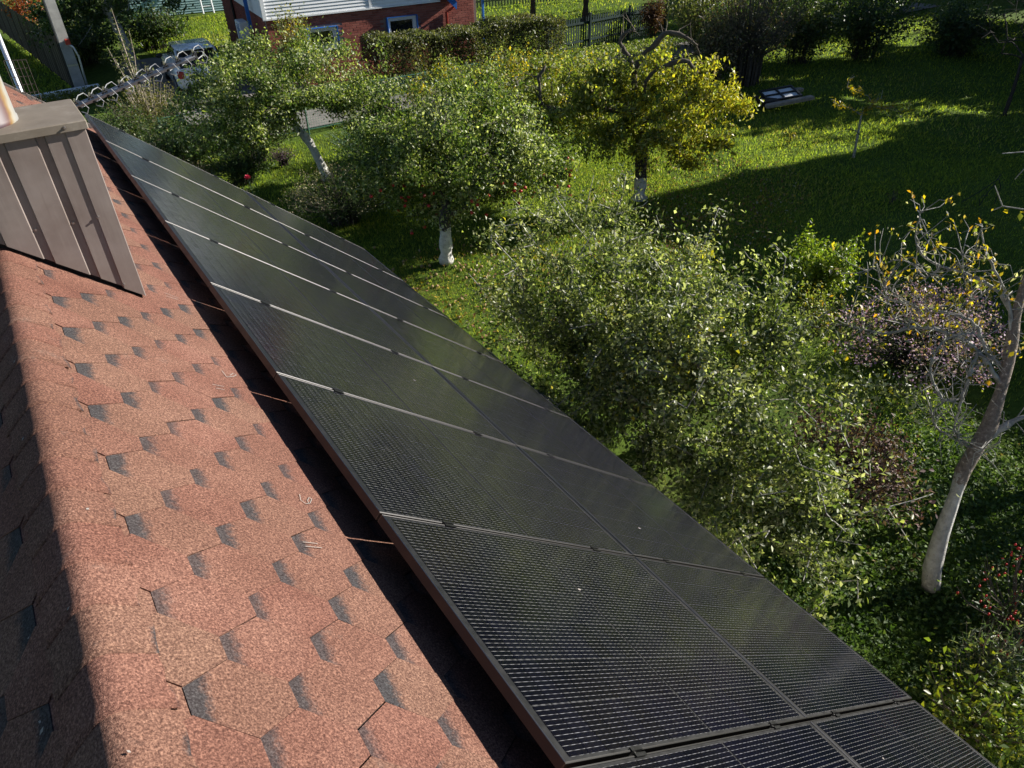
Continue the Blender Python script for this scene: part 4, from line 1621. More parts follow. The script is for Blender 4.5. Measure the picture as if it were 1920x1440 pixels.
def shrub(name, label, cat, c, r, h, nst, nleaf, size, pal, bark='bark', group=None, droop=0.1, upright=0.6, leafmat='leaf', spread=0.09, stem=0.006, bare=0.25, lean=(0, 0), aspect=0.55, lean_up=0.5):
    """many stems from the ground, leaves along the upper part of each"""
    t = thing(name, label, cat, (c[0], c[1], 0), group=group)
    b = MB()
    P = []
    for k in range(nst):
        a = rng.random() * 2 * math.pi
        q = math.sqrt(rng.random())
        rr = (r[0], r[1]) if hasattr(r, "__len__") else (r, r)
        ex, ey = rr[0] * q * math.cos(a), rr[1] * q * math.sin(a)
        hh = h * (0.55 + 0.5 * rng.random()) * (1 - 0.35 * q * q)
        p0 = np.array([ex * 0.3, ey * 0.3, -0.03])
        p3 = np.array([ex + lean[0] * hh, ey + lean[1] * hh, hh])
        p1 = p0 * (1 - 0.33) + p3 * 0.33 + np.array([-ex * 0.2, -ey * 0.2, hh * 0.10 * upright * 3])
        p2 = p0 * 0.34 + p3 * 0.66 + np.array([0, 0, hh * 0.05])
        path = [p0, p1, p2, p3]
        b.tube(path, [stem * 1.6, stem * 1.2, stem * 0.9, stem * 0.4], 4, False)
        P.append(path)
    b.build("stems", M[bark], t)
    if nleaf:
        P = np.array(P)
        k = rng.integers(0, nst, nleaf)
        f = bare + (1 - bare) * rng.random(nleaf) ** 0.8
        s_ = f * 3
        i = np.minimum(s_.astype(int), 2)
        ff = (s_ - i)[:, None]
        p = P[k, i] * (1 - ff) + P[k, i + 1] * ff + rng.standard_normal((nleaf, 3)) * spread
        p[:, 2] = np.maximum(p[:, 2], 0.02)
        leaves("foliage", p, pal, size, t, leafmat, droop, cen=(0, 0, h * 0.3), aspect=aspect, up=lean_up)
    return t, P


def hedge(name, label, pts, w, h, nleaf, size, pal, hj=0.05, bark='bark_dark'):
    pts = [np.array(p, float) for p in pts]
    c = sum(pts) / len(pts)
    t = thing(name, label, "hedge", (c[0], c[1], 0))
    b = MB()
    seg = [np.linalg.norm(q - p) for p, q in zip(pts[:-1], pts[1:])]
    tot = sum(seg)

    def at(s_):
        for p, q, L in zip(pts[:-1], pts[1:], seg):
            if s_ <= L:
                d = (q - p) / L
                return p + d * s_, np.array([-d[1], d[0]])
            s_ -= L
        return pts[-1], np.array([0, 1.0])
    ns = int(tot * 7)
    for k in range(ns):
        p, nn = at(tot * (k + rng.random()) / ns)
        o_ = (rng.random() - 0.5) * w * 0.7
        q = p + nn * o_ - c
        b.tube([(q[0], q[1], -0.02), (q[0] + rng.normal() * 0.1, q[1] + rng.normal() * 0.1, h * 0.5), (q[0] + rng.normal() * 0.15, q[1] + rng.normal() * 0.12, h * 0.97)], [0.014, 0.01, 0.004], 4, False)
    b.build("stems", M[bark], t)
    s_ = rng.random(nleaf) * tot
    PN = [at(q) for q in s_]
    P = np.array([q[0] for q in PN])
    NN = np.array([q[1] for q in PN])
    face = rng.random(nleaf)
    wv = 1 + 0.10 * np.sin(s_ * 2.1) + 0.06 * np.sin(s_ * 5.3 + 1)
    lat = np.where(face < 0.35, rng.uniform(-1, 1, nleaf), np.where(face < 0.72, -1, 1) * (1 - np.abs(rng.normal(0, 0.16, nleaf)))) * w / 2 * wv
    z = np.where(face < 0.35, h * (1 - np.abs(rng.normal(0, 0.06, nleaf))), h * rng.random(nleaf)) * (1 + hj * np.sin(s_ * 1.3 + 0.7) + hj * 0.7 * np.sin(s_ * 4.1))
    q = np.concatenate([P + NN * lat[:, None] - c, z[:, None]], 1)
    q += rng.normal(0, 0.035, q.shape)
    q[:, 2] = np.maximum(q[:, 2], 0.02)
    leaves("foliage", q, pal, size, t, 'leaf', 0.05, cen=None, up=0.35)
    return t


# ------------------------------------------------------------------ orchard
ww = lambda z, bark, wb=1.5: whitewash_mat('whitewashed trunk', z, bark, wb)
# apple tree by the mesh fence with leaning white trunk
tree("apple_tree", "apple tree with leaning whitewashed trunk beside the mesh fence", "apple tree",
     [(6.13, 17.8, 0, 0.13), (6.0, 17.85, 0.5, 0.115), (5.85, 17.95, 1.0, 0.10), (5.55, 18.0, 1.5, 0.09), (5.45, 18.05, 1.75, 0.07)],
     [(5.1, 18.2, 2.55, 1.9, 1.5, 0.75), (6.6, 18.2, 2.35, 1.5, 1.3, 0.75), (3.7, 18.3, 1.75, 1.1, 1.1, 0.75), (5.3, 18.2, 2.8, 1.4, 1.2, 0.42), (7.4, 17.4, 1.8, 0.9, 0.9, 0.7), (4.6, 17.9, 1.6, 1.0, 0.8, 0.5)],
     300, 34000, 0.075, GREEN, 'bark', ww(1.75, (0.09, 0.08, 0.07)), spread=0.18, sprouts=20)
# apple tree with red apples
tB, posB, tipsB = tree("apple_tree", "green apple tree hung with red apples, short white trunk", "apple tree",
                       [(6.17, 11.8, 0, 0.14), (6.2, 11.8, 0.5, 0.12), (6.25, 11.85, 0.9, 0.11), (6.35, 11.95, 1.2, 0.09)],
                       [(7.0, 12.2, 2.1, 1.6, 1.2, 0.85), (6.1, 12.9, 1.9, 0.95, 1.0, 0.85), (8.1, 11.6, 1.6, 0.85, 0.9, 0.85), (7.0, 12.4, 2.7, 1.0, 0.9, 0.4), (6.6, 12.4, 1.3, 1.2, 0.9, 0.55), (7.8, 12.9, 2.0, 1.1, 1.0, 0.85), (5.6, 13.4, 1.6, 0.85, 0.9, 0.75), (8.6, 12.4, 1.6, 0.8, 0.9, 0.8)],
                       370, 50000, 0.07, GREEN, 'bark', ww(0.75, (0.09, 0.08, 0.07)), spread=0.16, sprouts=40)
AP = MB().sphere((0, 0, 0), (0.036, 0.036, 0.033), 8, 6).mesh("apple", M['apple'], True)
for k in range(110):
    i = tipsB[rng.integers(0, len(tipsB))]
    p = posB[i]
    for _ in range(30):
        if p[2] < 1.75 and p[1] < 12.9:
            break
        p = posB[tipsB[rng.integers(0, len(tipsB))]]
    link("apple", AP, tB, (p[0] - 6.17 + rng.normal(0, 0.08), p[1] - 11.8 - 0.1 + rng.normal(0, 0.08), max(0.4, p[2] - 0.14 + rng.normal(0, 0.08))))
tree("apple_tree", "low dark apple tree between the leaning white trunk and the red apples", "apple tree",
     [(8.0, 16.4, 0, 0.09), (8.0, 16.4, 0.5, 0.08), (8.05, 16.45, 0.9, 0.07)],
     [(7.9, 16.3, 1.35, 1.2, 1.1, 0.75), (8.9, 15.6, 1.4, 1.0, 1.0, 0.75), (7.2, 15.2, 1.0, 0.8, 0.8, 0.55)],
     150, 15000, 0.07, GREEN[:3] + [((0.36, 0.37, 0.25), 1.6)], 'bark', spread=0.16, sprouts=14)  # extra pale tint paints leaf glints
# gnarled yellowing tree
def gnarled_cols(p):
    """yellow on the right, green on the far left"""
    n = len(p)
    f = 1 / (1 + np.exp(-((p[:, 0] - p[:, 1]) - (-0.45 + rng.normal(0, 0.9, n))) * 1.6))
    yl = palette([((0.46, 0.38, 0.04), 4), ((0.34, 0.32, 0.05), 3.5), ((0.20, 0.23, 0.04), 3), ((0.34, 0.27, 0.12), 1.5), ((0.46, 0.27, 0.03), 0.6)], n, p)
    gn_ = palette([((0.20, 0.23, 0.04), 4), ((0.14, 0.17, 0.03), 3), ((0.30, 0.30, 0.13), 2.5), ((0.42, 0.35, 0.04), 1.8)], n, p)
    return np.where((rng.random(n) < f)[:, None], yl, gn_)


gn, _p, _t = tree("apple_tree", "gnarled apple tree with drooping yellow leaves and bare twisted top branches", "apple tree",
                  [(11.43, 11.97, 0, 0.16), (11.43, 11.97, 0.5, 0.135), (11.42, 12.0, 1.0, 0.13), (11.4, 12.1, 1.7, 0.12), (11.38, 12.2, 2.2, 0.10)],
                  [(12.0, 11.2, 1.9, 1.0, 0.95, 0.95), (11.3, 11.6, 1.6, 1.0, 0.9, 0.75), (12.45, 10.9, 2.3, 0.7, 0.8, 0.85), (11.9, 11.5, 2.7, 0.8, 0.8, 0.5), (10.5, 12.7, 2.0, 1.3, 1.1, 0.8), (11.2, 12.3, 2.55, 1.1, 1.1, 0.5), (9.8, 13.3, 2.1, 0.9, 0.9, 0.65, 1.4), (11.0, 12.2, 1.6, 0.9, 0.9, 0.7), (12.3, 10.9, 1.2, 0.6, 0.6, 0.4), (11.3, 11.6, 1.15, 0.8, 0.7, 0.4), (10.6, 12.3, 1.2, 0.7, 0.7, 0.4), (11.7, 11.8, 3.0, 1.1, 1.0, 0.4), (10.7, 12.9, 2.7, 0.9, 0.8, 0.4)],
                  300, 27000, 0.088, YELLOW, 'bark_dark', ww(0.5, (0.07, 0.06, 0.055)), spread=0.13, droop=0.7, limb_scale=1.2, shell=0.35, colfn=gnarled_cols)
for path, rad in (([(11.38, 12.3, 2.1), (11.38, 12.35, 2.71), (11.27, 12.46, 3.03), (11.13, 12.58, 3.3), (11.2, 12.5, 3.5), (11.32, 12.38, 3.55)], (0.10, 0.09, 0.075, 0.065, 0.05, 0.03)),
                  ([(11.38, 12.35, 2.65), (11.49, 12.26, 3.05), (11.62, 12.13, 3.2), (11.75, 12.01, 3.42), (11.86, 11.9, 3.5), (12.17, 11.58, 3.36), (12.25, 11.5, 3.25)], (0.08, 0.085, 0.08, 0.075, 0.065, 0.05, 0.03)),
                  ([(11.4, 12.1, 2.2), (11.32, 11.75, 2.8), (11.58, 11.47, 2.99), (11.8, 11.24, 3.04), (11.98, 11.06, 2.72), (12.03, 11.0, 2.3)], (0.08, 0.075, 0.075, 0.06, 0.04, 0.02)),
                  ([(11.3, 12.2, 1.9), (10.6, 12.8, 2.0), (9.75, 13.3, 2.05), (9.61, 13.41, 2.6), (9.71, 13.34, 2.9)], (0.08, 0.06, 0.06, 0.05, 0.035))):
    q_ = smooth_trunk([(p[0] - 11.43, p[1] - 11.97, p[2], r_) for p, r_ in zip(path, rad)], 16)
    b = MB()
    b.tube([tuple(np.array(q[:3]) + rng.normal(0, 0.014, 3)) for q in q_], [q[3] * 0.68 * (1 + 0.2 * rng.standard_normal()) for q in q_], 8)
    for q in q_[4:]:
        d = rng.standard_normal(3) + np.array([0, 0, 0.4])
        d *= 0.3 / np.linalg.norm(d)
        p0_ = np.array(q[:3])
        b.tube([p0_, p0_ + d * 0.5 + rng.normal(0, 0.03, 3), p0_ + d * (0.6 + rng.random())], [0.014, 0.009, 0.003], 4, False)
    b.build("twisted_branch", M['bark'], gn, True)
# green part of the crown behind the yellow tree
tree("apple_tree", "bushy green-yellow apple tree left of the gnarled tree", "apple tree",
     [(10.2, 15.2, 0, 0.11), (10.2, 15.2, 0.7, 0.1), (10.3, 15.3, 1.4, 0.08)],
     [(9.6, 15.0, 2.0, 1.4, 1.4, 0.95), (10.8, 14.6, 1.9, 1.3, 1.3, 0.95), (11.9, 15.4, 1.9, 1.3, 1.2, 0.85), (8.9, 16.2, 1.9, 1.2, 1.3, 0.9), (10.3, 14.0, 1.3, 1.2, 1.0, 0.8)],
     240, 32000, 0.075, GREENY, 'bark', spread=0.19)
# the large apple tree against the eave
tree("apple_tree", "large sprawling green apple tree right beside the panels", "apple tree",
     [(5.75, 5.2, 0, 0.15), (5.65, 5.15, 0.5, 0.13), (5.5, 5.05, 1.0, 0.11), (5.4, 5.0, 1.3, 0.09)],
     [(5.35, 6.7, 2.1, 1.35, 1.4, 0.85), (5.4, 5.1, 2.15, 1.35, 1.4, 0.85), (5.2, 3.7, 1.85, 1.15, 1.3, 0.8), (4.7, 2.7, 1.5, 0.85, 0.9, 0.75), (5.3, 4.3, 2.2, 1.15, 1.0, 0.75), (5.0, 6.4, 1.1, 1.2, 1.5, 0.75), (6.0, 5.9, 1.3, 0.8, 1.0, 0.7), (4.9, 4.6, 1.0, 1.25, 1.7, 0.75), (4.6, 2.6, 0.8, 0.7, 0.8, 0.5)],
     800, 105000, 0.055, OLIVE, 'bark_pale', M['bark_dark'], spread=0.12, limb=0.0048, sprouts=60, uneven=0.45,
     extra=[(6.55, 3.5, 2.3), (6.75, 3.4, 2.45), (6.35, 2.6, 2.1), (6.5, 2.5, 1.9), (6.0, 2.0, 1.5), (5.6, 1.9, 1.2), (4.6, 1.75, 1.25)])

# bare leaning apple tree at the right edge
tF, posF, tipsF = tree("apple_tree", "half-bare apple tree with lichen bark and white leaning trunk", "apple tree",
                       [(6.45, 1.81, 0, 0.098), (6.47, 1.91, 0.41, 0.076), (6.65, 2.02, 1.08, 0.07), (6.79, 2.09, 1.4, 0.068), (6.99, 2.1, 1.71, 0.066), (7.17, 2.2, 2.17, 0.055), (7.34, 2.32, 2.48, 0.05), (7.42, 2.42, 2.77, 0.044), (7.5, 2.5, 3.3, 0.036), (7.62, 2.5, 4.0, 0.025)],
                       [(7.7, 2.7, 3.9, 0.5, 0.5, 0.4)], 20, 120, 0.055, YELLOW, 'bark_pale', ww(1.25, (0.27, 0.225, 0.19), 1.25), spread=0.06, limb=0.0045, droop=0.8)
FB = {'a': [(7.17, 2.2, 2.15), (7.07, 2.51, 2.45), (6.96, 2.8, 2.55), (6.85, 3.04, 2.53), (6.75, 3.26, 2.38), (6.66, 3.56, 2.35), (6.59, 3.78, 2.32)],
      'a2': [(6.85, 3.04, 2.53), (6.87, 3.25, 2.5), (6.81, 3.37, 2.72), (6.86, 3.5, 2.84)],
      'b': [(7.08, 2.48, 2.45), (6.98, 2.45, 2.3), (6.89, 2.41, 2.0), (6.8, 2.51, 1.94), (6.74, 2.53, 1.79), (6.72, 2.46, 1.68), (6.75, 2.2, 1.62), (6.76, 2.01, 1.66), (6.74, 1.89, 1.86)],
      'b2': [(6.89, 2.41, 2.07), (6.86, 2.36, 1.81), (6.81, 2.32, 1.66), (6.75, 2.2, 1.62)],
      'b3': [(6.8, 2.51, 1.94), (6.8, 2.65, 2.06), (6.77, 2.73, 2.23), (6.86, 2.76, 2.43), (6.95, 2.69, 2.56), (7.06, 2.53, 2.6), (7.2, 2.25, 2.25)],
      'c': [(7.42, 2.4, 2.71), (7.34, 2.63, 2.96), (7.23, 2.92, 3.07), (7.15, 3.12, 3.08), (7.07, 3.3, 3.17), (7.02, 3.4, 3.36), (7.01, 3.41, 3.61)],
      'c2': [(7.15, 3.12, 3.08), (7.11, 3.21, 2.94), (7.04, 3.35, 3.05), (7.02, 3.51, 3.04), (6.98, 3.69, 2.9), (6.95, 3.75, 2.84)],
      'd': [(7.26, 2.26, 2.29), (7.19, 2.45, 2.4), (7.18, 2.63, 2.63), (7.16, 2.84, 2.66), (7.11, 3.09, 2.63), (7.07, 3.29, 2.61), (6.99, 3.46, 2.72)],
      'e': [(7.34, 2.32, 2.48), (7.38, 2.53, 2.91), (7.36, 2.86, 3.29), (7.32, 2.97, 3.54)],
      'f': [(6.9, 2.09, 1.6), (7.23, 2.0, 1.8), (7.47, 1.85, 1.92)],
      'g': [(7.33, 2.68, 2.98), (7.28, 2.8, 2.82), (7.22, 2.96, 3.13), (7.2, 3.01, 3.4)]}
FRAD = {'a': 0.036, 'b': 0.024, 'b2': 0.02, 'b3': 0.022, 'c': 0.026, 'c2': 0.014, 'd': 0.027, 'e': 0.025, 'f': 0.055, 'g': 0.014, 'a2': 0.012}
flp = []
for key, path in FB.items():
    q_ = smooth_trunk([(p[0] - 6.45, p[1] - 1.81, p[2], FRAD[key] * 0.8 * (1 - 0.78 * i / (len(path) - 1))) for i, p in enumerate(path)], 6 * len(path))
    b = MB()
    pts = [np.array(q[:3]) + rng.normal(0, 0.004, 3) for q in q_]
    b.tube(pts, [q[3] * (1 + 0.15 * rng.standard_normal()) for q in q_], 7)
    # spurs and side twigs
    for k in range(7 * len(path)):
        i = rng.integers(2, len(pts))
        d = rng.standard_normal(3)
        d[2] += 0.5
        d *= rng.uniform(0.08, 0.45) / np.linalg.norm(d)
        e0 = pts[i]
        e1 = e0 + d * 0.5 + rng.normal(0, 0.02, 3)
        e2 = e0 + d + rng.normal(0, 0.03, 3) - np.array([0, 0, 0.03])
        b.tube([e0, e1, e2], [0.006, 0.004, 0.002], 4, False)
        if key in 'cdega2c2' and rng.random() < 0.95:
            for _ in range(rng.integers(2, 6)):
                flp.append(e2 + rng.normal(0, 0.035, 3))
    b.build("branch", M['bark_pale'], tF, True)
leaves("yellow_leaves", np.array(flp), YELLOW + [((0.35, 0.33, 0.28), 2.5), ((0.22, 0.25, 0.05), 4)], 0.055, tF, 'leaf', 0.9, aspect=0.5)

# ------------------------------------------------------------------ shrubs and flowers in the garden
shrub("forsythia_bush", "bright lime-green upright bush on the shaded lawn", "bush", (10.7, 6.55), 0.62, 1.5, 52, 7000, 0.06, LIME, 'bark', droop=-0.4, bare=0.12, spread=0.055)
tA, PA_ = shrub("aster_clump", "tall clump of pink-lilac asters behind the bare apple tree", "flowers", (10.3, 4.4), (1.45, 1.15), 0.98, 240, 8500, 0.05, [((0.045, 0.06, 0.03), 4), ((0.075, 0.08, 0.05), 3), ((0.11, 0.10, 0.07), 2)], 'bark_dark', spread=0.06, bare=0.2, aspect=0.28)
tips_ = PA_[:, 3]
n_ = 4600
k_ = rng.integers(0, len(tips_), n_)
fp = tips_[k_] + rng.standard_normal((n_, 3)) * np.array([0.09, 0.09, 0.05])
leaves("blossoms", fp, [((0.36, 0.20, 0.34), 4), ((0.50, 0.36, 0.45), 2.5), ((0.26, 0.14, 0.30), 2), ((0.20, 0.17, 0.12), 2)], 0.034, tA, 'leaf_dull', 0.0, aspect=0.9, up=1.0)
shrub("bronze_bush", "low bush with bronze leaves left of the lilac asters", "bush", (9.7, 5.85), (0.45, 0.5), 0.85, 40, 1500, 0.05, GREENY, 'bark', spread=0.07)
shrub("smokebush", "dull purple-brown shrub under the large apple tree", "bush", (6.7, 3.2), (0.85, 0.95), 1.25, 120, 8000, 0.055, PURPLE, 'bark_dark', spread=0.09, leafmat='leaf_dull', bare=0.1)
tg_, Pg_ = shrub("goldenrod_clump", "dark clump of faded goldenrod with tan seed heads", "flowers", (5.4, 15.1), (1.25, 1.2), 1.2, 190, 9500, 0.06, DARKG, 'bark_dark', spread=0.06, bare=0.08, aspect=0.25)
tp = Pg_[:, 3]
k_ = rng.integers(0, len(tp), 1500)
leaves("seed_heads", tp[k_] + rng.standard_normal((1500, 3)) * 0.06, [((0.28, 0.23, 0.15), 3), ((0.4, 0.35, 0.25), 2)], 0.035, tg_, 'leaf_dull', 0, aspect=0.6)
shrub("goldenrod_clump", "pale-topped weeds in front of the leaning white trunk", "flowers", (6.2, 16.6), (0.8, 0.6), 0.8, 70, 2400, 0.05, BROWN, 'bark_dark', spread=0.06, bare=0.2, aspect=0.3)
# pink rose
t = thing("rose", "single bright pink rose above the panel edge", "rose", (4.05, 17.3, 0))
b = MB()
b.tube([(0, 0, -0.02), (0.03, -0.02, 0.3), (0.0, -0.04, 0.62)], 0.006, 5)
b.build("stem", M['green_wire'], t)
b = MB()
for k in range(16):
    a = k * 2.4
    rr = 0.015 + 0.0035 * k
    tilt = 0.3 + 0.075 * k
    c0 = Vector((math.cos(a) * rr * 0.5, math.sin(a) * rr * 0.5, 0.66 - 0.002 * k))
    o1 = Vector((math.cos(a), math.sin(a), 0))
    tn = Vector((-math.sin(a), math.cos(a), 0))
    u1 = (Vector((0, 0, 1)) * math.cos(tilt) + o1 * math.sin(tilt))
    b.add([c0 - Vector((0, 0, 0.03)), c0 + tn * 0.035 + u1 * 0.03, c0 + u1 * 0.06, c0 - tn * 0.035 + u1 * 0.03], [(0, 1, 2, 3)])
b.build("bloom", M['pink_petal'], t)
lp_ = np.stack([rng.normal(0, 0.10, 70), rng.normal(0, 0.10, 70), rng.uniform(0.1, 0.55, 70)], 1)
leaves("foliage", lp_, GREEN, 0.05, t)
# rose hips at the lower right
tH, PH = shrub("rosehip_bush", "sprawling wild rose with scattered red hips at the right edge", "bush", (6.45, 1.05), (0.85, 0.75), 1.15, 60, 1500, 0.035, DARKG + [((0.12, 0.16, 0.05), 3)], 'bark', spread=0.09, bare=0.3)
HP = MB().sphere((0, 0, 0), (0.012, 0.012, 0.016), 7, 5).mesh("rose_hip", M['hip'], True)
for k in range(130):
    s_ = PH[rng.integers(0, len(PH))]
    f = rng.random()
    p = s_[2] * (1 - f) + s_[3] * f + rng.standard_normal(3) * 0.04
    link("rose_hip", HP, tH, tuple(p))
shrub("lime_shrub", "yellow-green glossy shrub beside the lower corner of the panels", "bush", (5.15, 0.7), (0.5, 0.55), 0.85, 46, 2100, 0.06, [((0.13, 0.17, 0.025), 4), ((0.19, 0.20, 0.02), 2.5), ((0.07, 0.11, 0.02), 4), ((0.32, 0.26, 0.03), 0.7)], 'bark', spread=0.10, bare=0.1)
shrub("grass_tussock", "pale dry grass tussock under the rose hips", "grass", (5.75, 0.95), (0.30, 0.35), 0.9, 60, 900, 0.10, [((0.10, 0.14, 0.08), 3), ((0.20, 0.22, 0.15), 2)], 'wood_grey', spread=0.05, bare=0.1, aspect=0.15, stem=0.003)
# yellow sapling on the lawn
tree("sapling", "young tree with yellow leaves on the open lawn", "sapling",
     [(17.62, 10.68, 0, 0.035), (17.6, 10.7, 0.6, 0.03), (17.62, 10.75, 1.1, 0.022)],
     [(17.45, 11.0, 1.75, 0.22, 0.22, 0.25), (17.9, 10.5, 1.45, 0.3, 0.3, 0.28), (18.15, 10.2, 1.25, 0.35, 0.3, 0.2), (17.2, 11.2, 1.3, 0.25, 0.25, 0.12), (17.3, 11.0, 0.7, 0.2, 0.2, 0.12)], 46, 620, 0.075, YELLOW, 'bark_pale', spread=0.06, limb=0.004)
shrub("seedling", "tiny yellowish seedling on the sunlit lawn edge", "seedling", (17.3, 12.45), 0.12, 0.4, 6, 60, 0.06, YELLOW, 'bark', spread=0.05)
shrub("seedling", "thin dry seedling in the middle of the shaded lawn", "seedling", (15.6, 8.3), 0.12, 0.4, 8, 40, 0.05, BROWN, 'bark', spread=0.05)
# wire plant hanger on the lawn
t = thing("plant_hook", "dark bent wire plant hook standing on the shaded lawn", "hook", (17.0, 6.9, 0))
b = MB()
b.tube([(-0.45, 0.35, 0.15), (-0.2, 0.2, 0.35), (0, 0.02, 0.62), (0.05, 0, 0.75)], 0.010, 5)
b.tube([(0.12, -0.05, 0.0), (0.14, -0.05, 0.45), (0.05, 0, 0.64), (0, 0.02, 0.62)], 0.010, 5)
b.tube([(-0.2, 0.1, 0.0), (-0.12, 0.08, 0.3), (0.0, 0.02, 0.55)], 0.010, 5)
b.tube([(-0.2, 0.1, 0.1), (-0.25, 0.12, 0.22), (-0.15, 0.1, 0.3), (-0.05, 0.06, 0.28)], 0.008, 5)
b.build("wire", M['black_plastic'], t)
# dumped window frames under the bare shrubs
t = thing("old_window_frames", "heap of old white window frames and boards under the bare shrubs", "debris", (20.4, 15.35, 0), math.radians(-25))
b = MB()
for q in ((-0.55, -0.5, -0.4, 0.4), (0.5, 0.55, -0.4, 0.4)):
    b.box(q[0], q[1], q[2], q[3], 0.22, 0.27)
b.box(-0.5, 0.5, -0.4, -0.34, 0.22, 0.27)
b.box(-0.5, 0.5, 0.34, 0.4, 0.22, 0.27)
b.box(-0.02, 0.02, -0.34, 0.34, 0.22, 0.265)
b.box(-0.5, -0.02, -0.02, 0.02, 0.22, 0.265)
b.box(0.02, 0.5, -0.02, 0.02, 0.22, 0.265)
o = b.build("window_frame", M['black_plastic'], t)
o.rotation_euler = (0.15, -0.1, 0)
MB().box(-0.5, 0.5, -0.34, 0.34, 0.20, 0.212).build("pane", M['white_paint'], t, rot=(0.15, -0.1, 0))
MB().cbox(-0.9, 0.75, -0.75, -0.55, 0.1, 0.2, 0.02).build("board", M['wood_grey'], t, rot=(0, -0.06, 0.15))
MB().cbox(0.2, 1.35, 0.1, 0.3, 0.12, 0.22, 0.02).build("board", M['wood_grey'], t, rot=(0, 0.05, 0.45))
MB().cbox(-0.8, -0.2, -0.5, 0.2, 0.0, 0.16, 0.02).build("sheet", M['brown_fence'], t)

# ------------------------------------------------------------------ hedges
hedge("clipped_hedge", "tall clipped brown-green hedge in front of the brick house", [(10.9, 25.0), (14, 25.0), (18.6, 24.7)], 1.4, 1.62, 42000, 0.085, HEDGED)
hedge("low_hedge", "low green hedge along the lane in front of the picket fence", [(11.6, 20.9), (15.5, 20.8), (20.8, 20.6)], 1.2, 1.1, 15000, 0.075, GREENY[:3] + [((0.10, 0.14, 0.03), 2), ((0.3, 0.24, 0.03), 0.4)])
hedge("mossy_hedge", "low yellow-green clipped hedge below the white beam", [(0.6, 30.2), (3.4, 30.6)], 0.9, 0.35, 2600, 0.08, [((0.16, 0.17, 0.03), 3), ((0.10, 0.12, 0.025), 3), ((0.2, 0.15, 0.05), 1)])

# ------------------------------------------------------------------ left background
shrub("twiggy_bush", "tall twiggy yellow-green bush behind the antenna", "bush", (3.35, 24.2), (1.1, 1.2), 1.75, 120, 5200, 0.07, [((0.13, 0.12, 0.04), 3), ((0.18, 0.16, 0.06), 2), ((0.07, 0.085, 0.03), 3), ((0.3, 0.24, 0.03), 0.6)], 'wood_grey', spread=0.10, bare=0.2, stem=0.009)
shrub("leggy_shrub", "leggy pale shoots rising left of the parked car", "shrub", (3.7, 27.4), (0.8, 0.6), 3.2, 12, 700, 0.08, [((0.16, 0.17, 0.08), 3), ((0.1, 0.12, 0.05), 3)], 'wood_grey', spread=0.08, bare=0.3, stem=0.014)
shrub("leafy_shrub", "dense dark leafy shrub beside the far panel corner", "shrub", (3.3, 20.6), (1.1, 0.9), 1.5, 100, 7500, 0.075, DARKG + [((0.07, 0.11, 0.03), 3)], 'bark_dark', spread=0.1, bare=0.1)
shrub("leafy_shrub", "twiggy dark-stemmed shrubs below the leaning apple tree", "shrub", (4.9, 20.3), (1.6, 0.7), 1.7, 160, 7500, 0.07, DARKG + GREEN[:2], 'bark_dark', spread=0.1, bare=0.3)
shrub("leafy_shrub", "rounded dark currant bush behind the pink rose", "shrub", (4.3, 18.9), (0.9, 0.5), 0.95, 80, 4200, 0.06, DARKG, 'bark_dark', spread=0.08, bare=0.1)
shrub("leafy_shrub", "shady bush below the antenna beyond the last panel", "shrub", (2.4, 22.8), (1.1, 1.0), 1.5, 90, 5200, 0.075, DARKG, 'bark_dark', spread=0.1, bare=0.1)
shrub("lilac_asters", "small purple asters at the foot of the dark shrubs", "flowers", (5.6, 19.6), (0.45, 0.3), 0.5, 50, 900, 0.04, [((0.14, 0.07, 0.15), 3), ((0.05, 0.06, 0.03), 3)], 'bark_dark', spread=0.05)
shrub("tall_weeds", "green upright weeds right of the leaning white trunk", "weeds", (7.7, 18.6), (1.2, 0.9), 1.15, 150, 6500, 0.07, DARKG + GREEN[:2], 'green_wire', spread=0.05, bare=0.1, aspect=0.22, droop=-0.5)
tree("garden_tree", "dark leafy tree with grey trunk left of the parked car", "tree",
     [(4.75, 34.0, 0, 0.2), (4.6, 34.0, 1.3, 0.17), (4.3, 34.1, 2.6, 0.14)],
     [(4.2, 34.4, 3.4, 2.4, 1.8, 1.6), (2.9, 35.0, 2.4, 1.6, 1.5, 1.5), (6.0, 35.0, 2.6, 1.5, 1.5, 1.4), (4.6, 35.6, 4.2, 2.2, 1.6, 1.2)], 170, 13000, 0.14, DARKG, 'concrete', spread=0.28)
shrub("leafy_shrub", "dark bushes behind the parked car by the small lawn", "shrub", (6.4, 38.5), (1.8, 1.0), 1.8, 90, 5200, 0.13, DARKG, 'bark_dark', spread=0.16)
shrub("leafy_shrub", "shady green bushes between the pole and the dark tree", "shrub", (3.4, 37.5), (1.7, 1.6), 2.0, 90, 6000, 0.13, DARKG + [((0.09, 0.10, 0.03), 2)], 'bark_dark', spread=0.18)
shrub("rowan_shrub", "rust-red autumn shrub left of the utility pole", "shrub", (2.35, 43.0), (0.9, 0.9), 3.2, 40, 2600, 0.13, RUST, 'wood_grey', spread=0.16, bare=0.35)
shrub("yellow_shrub", "yellow-leaved shrub behind the utility pole", "shrub", (2.9, 40.0), (0.9, 0.8), 1.9, 40, 2200, 0.12, GREENY, 'wood_grey', spread=0.16)
shrub("leafy_shrub", "bright green bush at the upper left picture edge", "shrub", (-0.5, 41.0), (0.9, 0.9), 2.4, 40, 3000, 0.12, LIME, 'bark_dark', spread=0.15)
shrub("climbing_vine", "yellowing climber on the corner of the brick house", "vine", (8.7, 26.2), (0.75, 0.45), 2.9, 60, 5200, 0.085, GREENY, 'wood_grey', spread=0.13, bare=0.25)
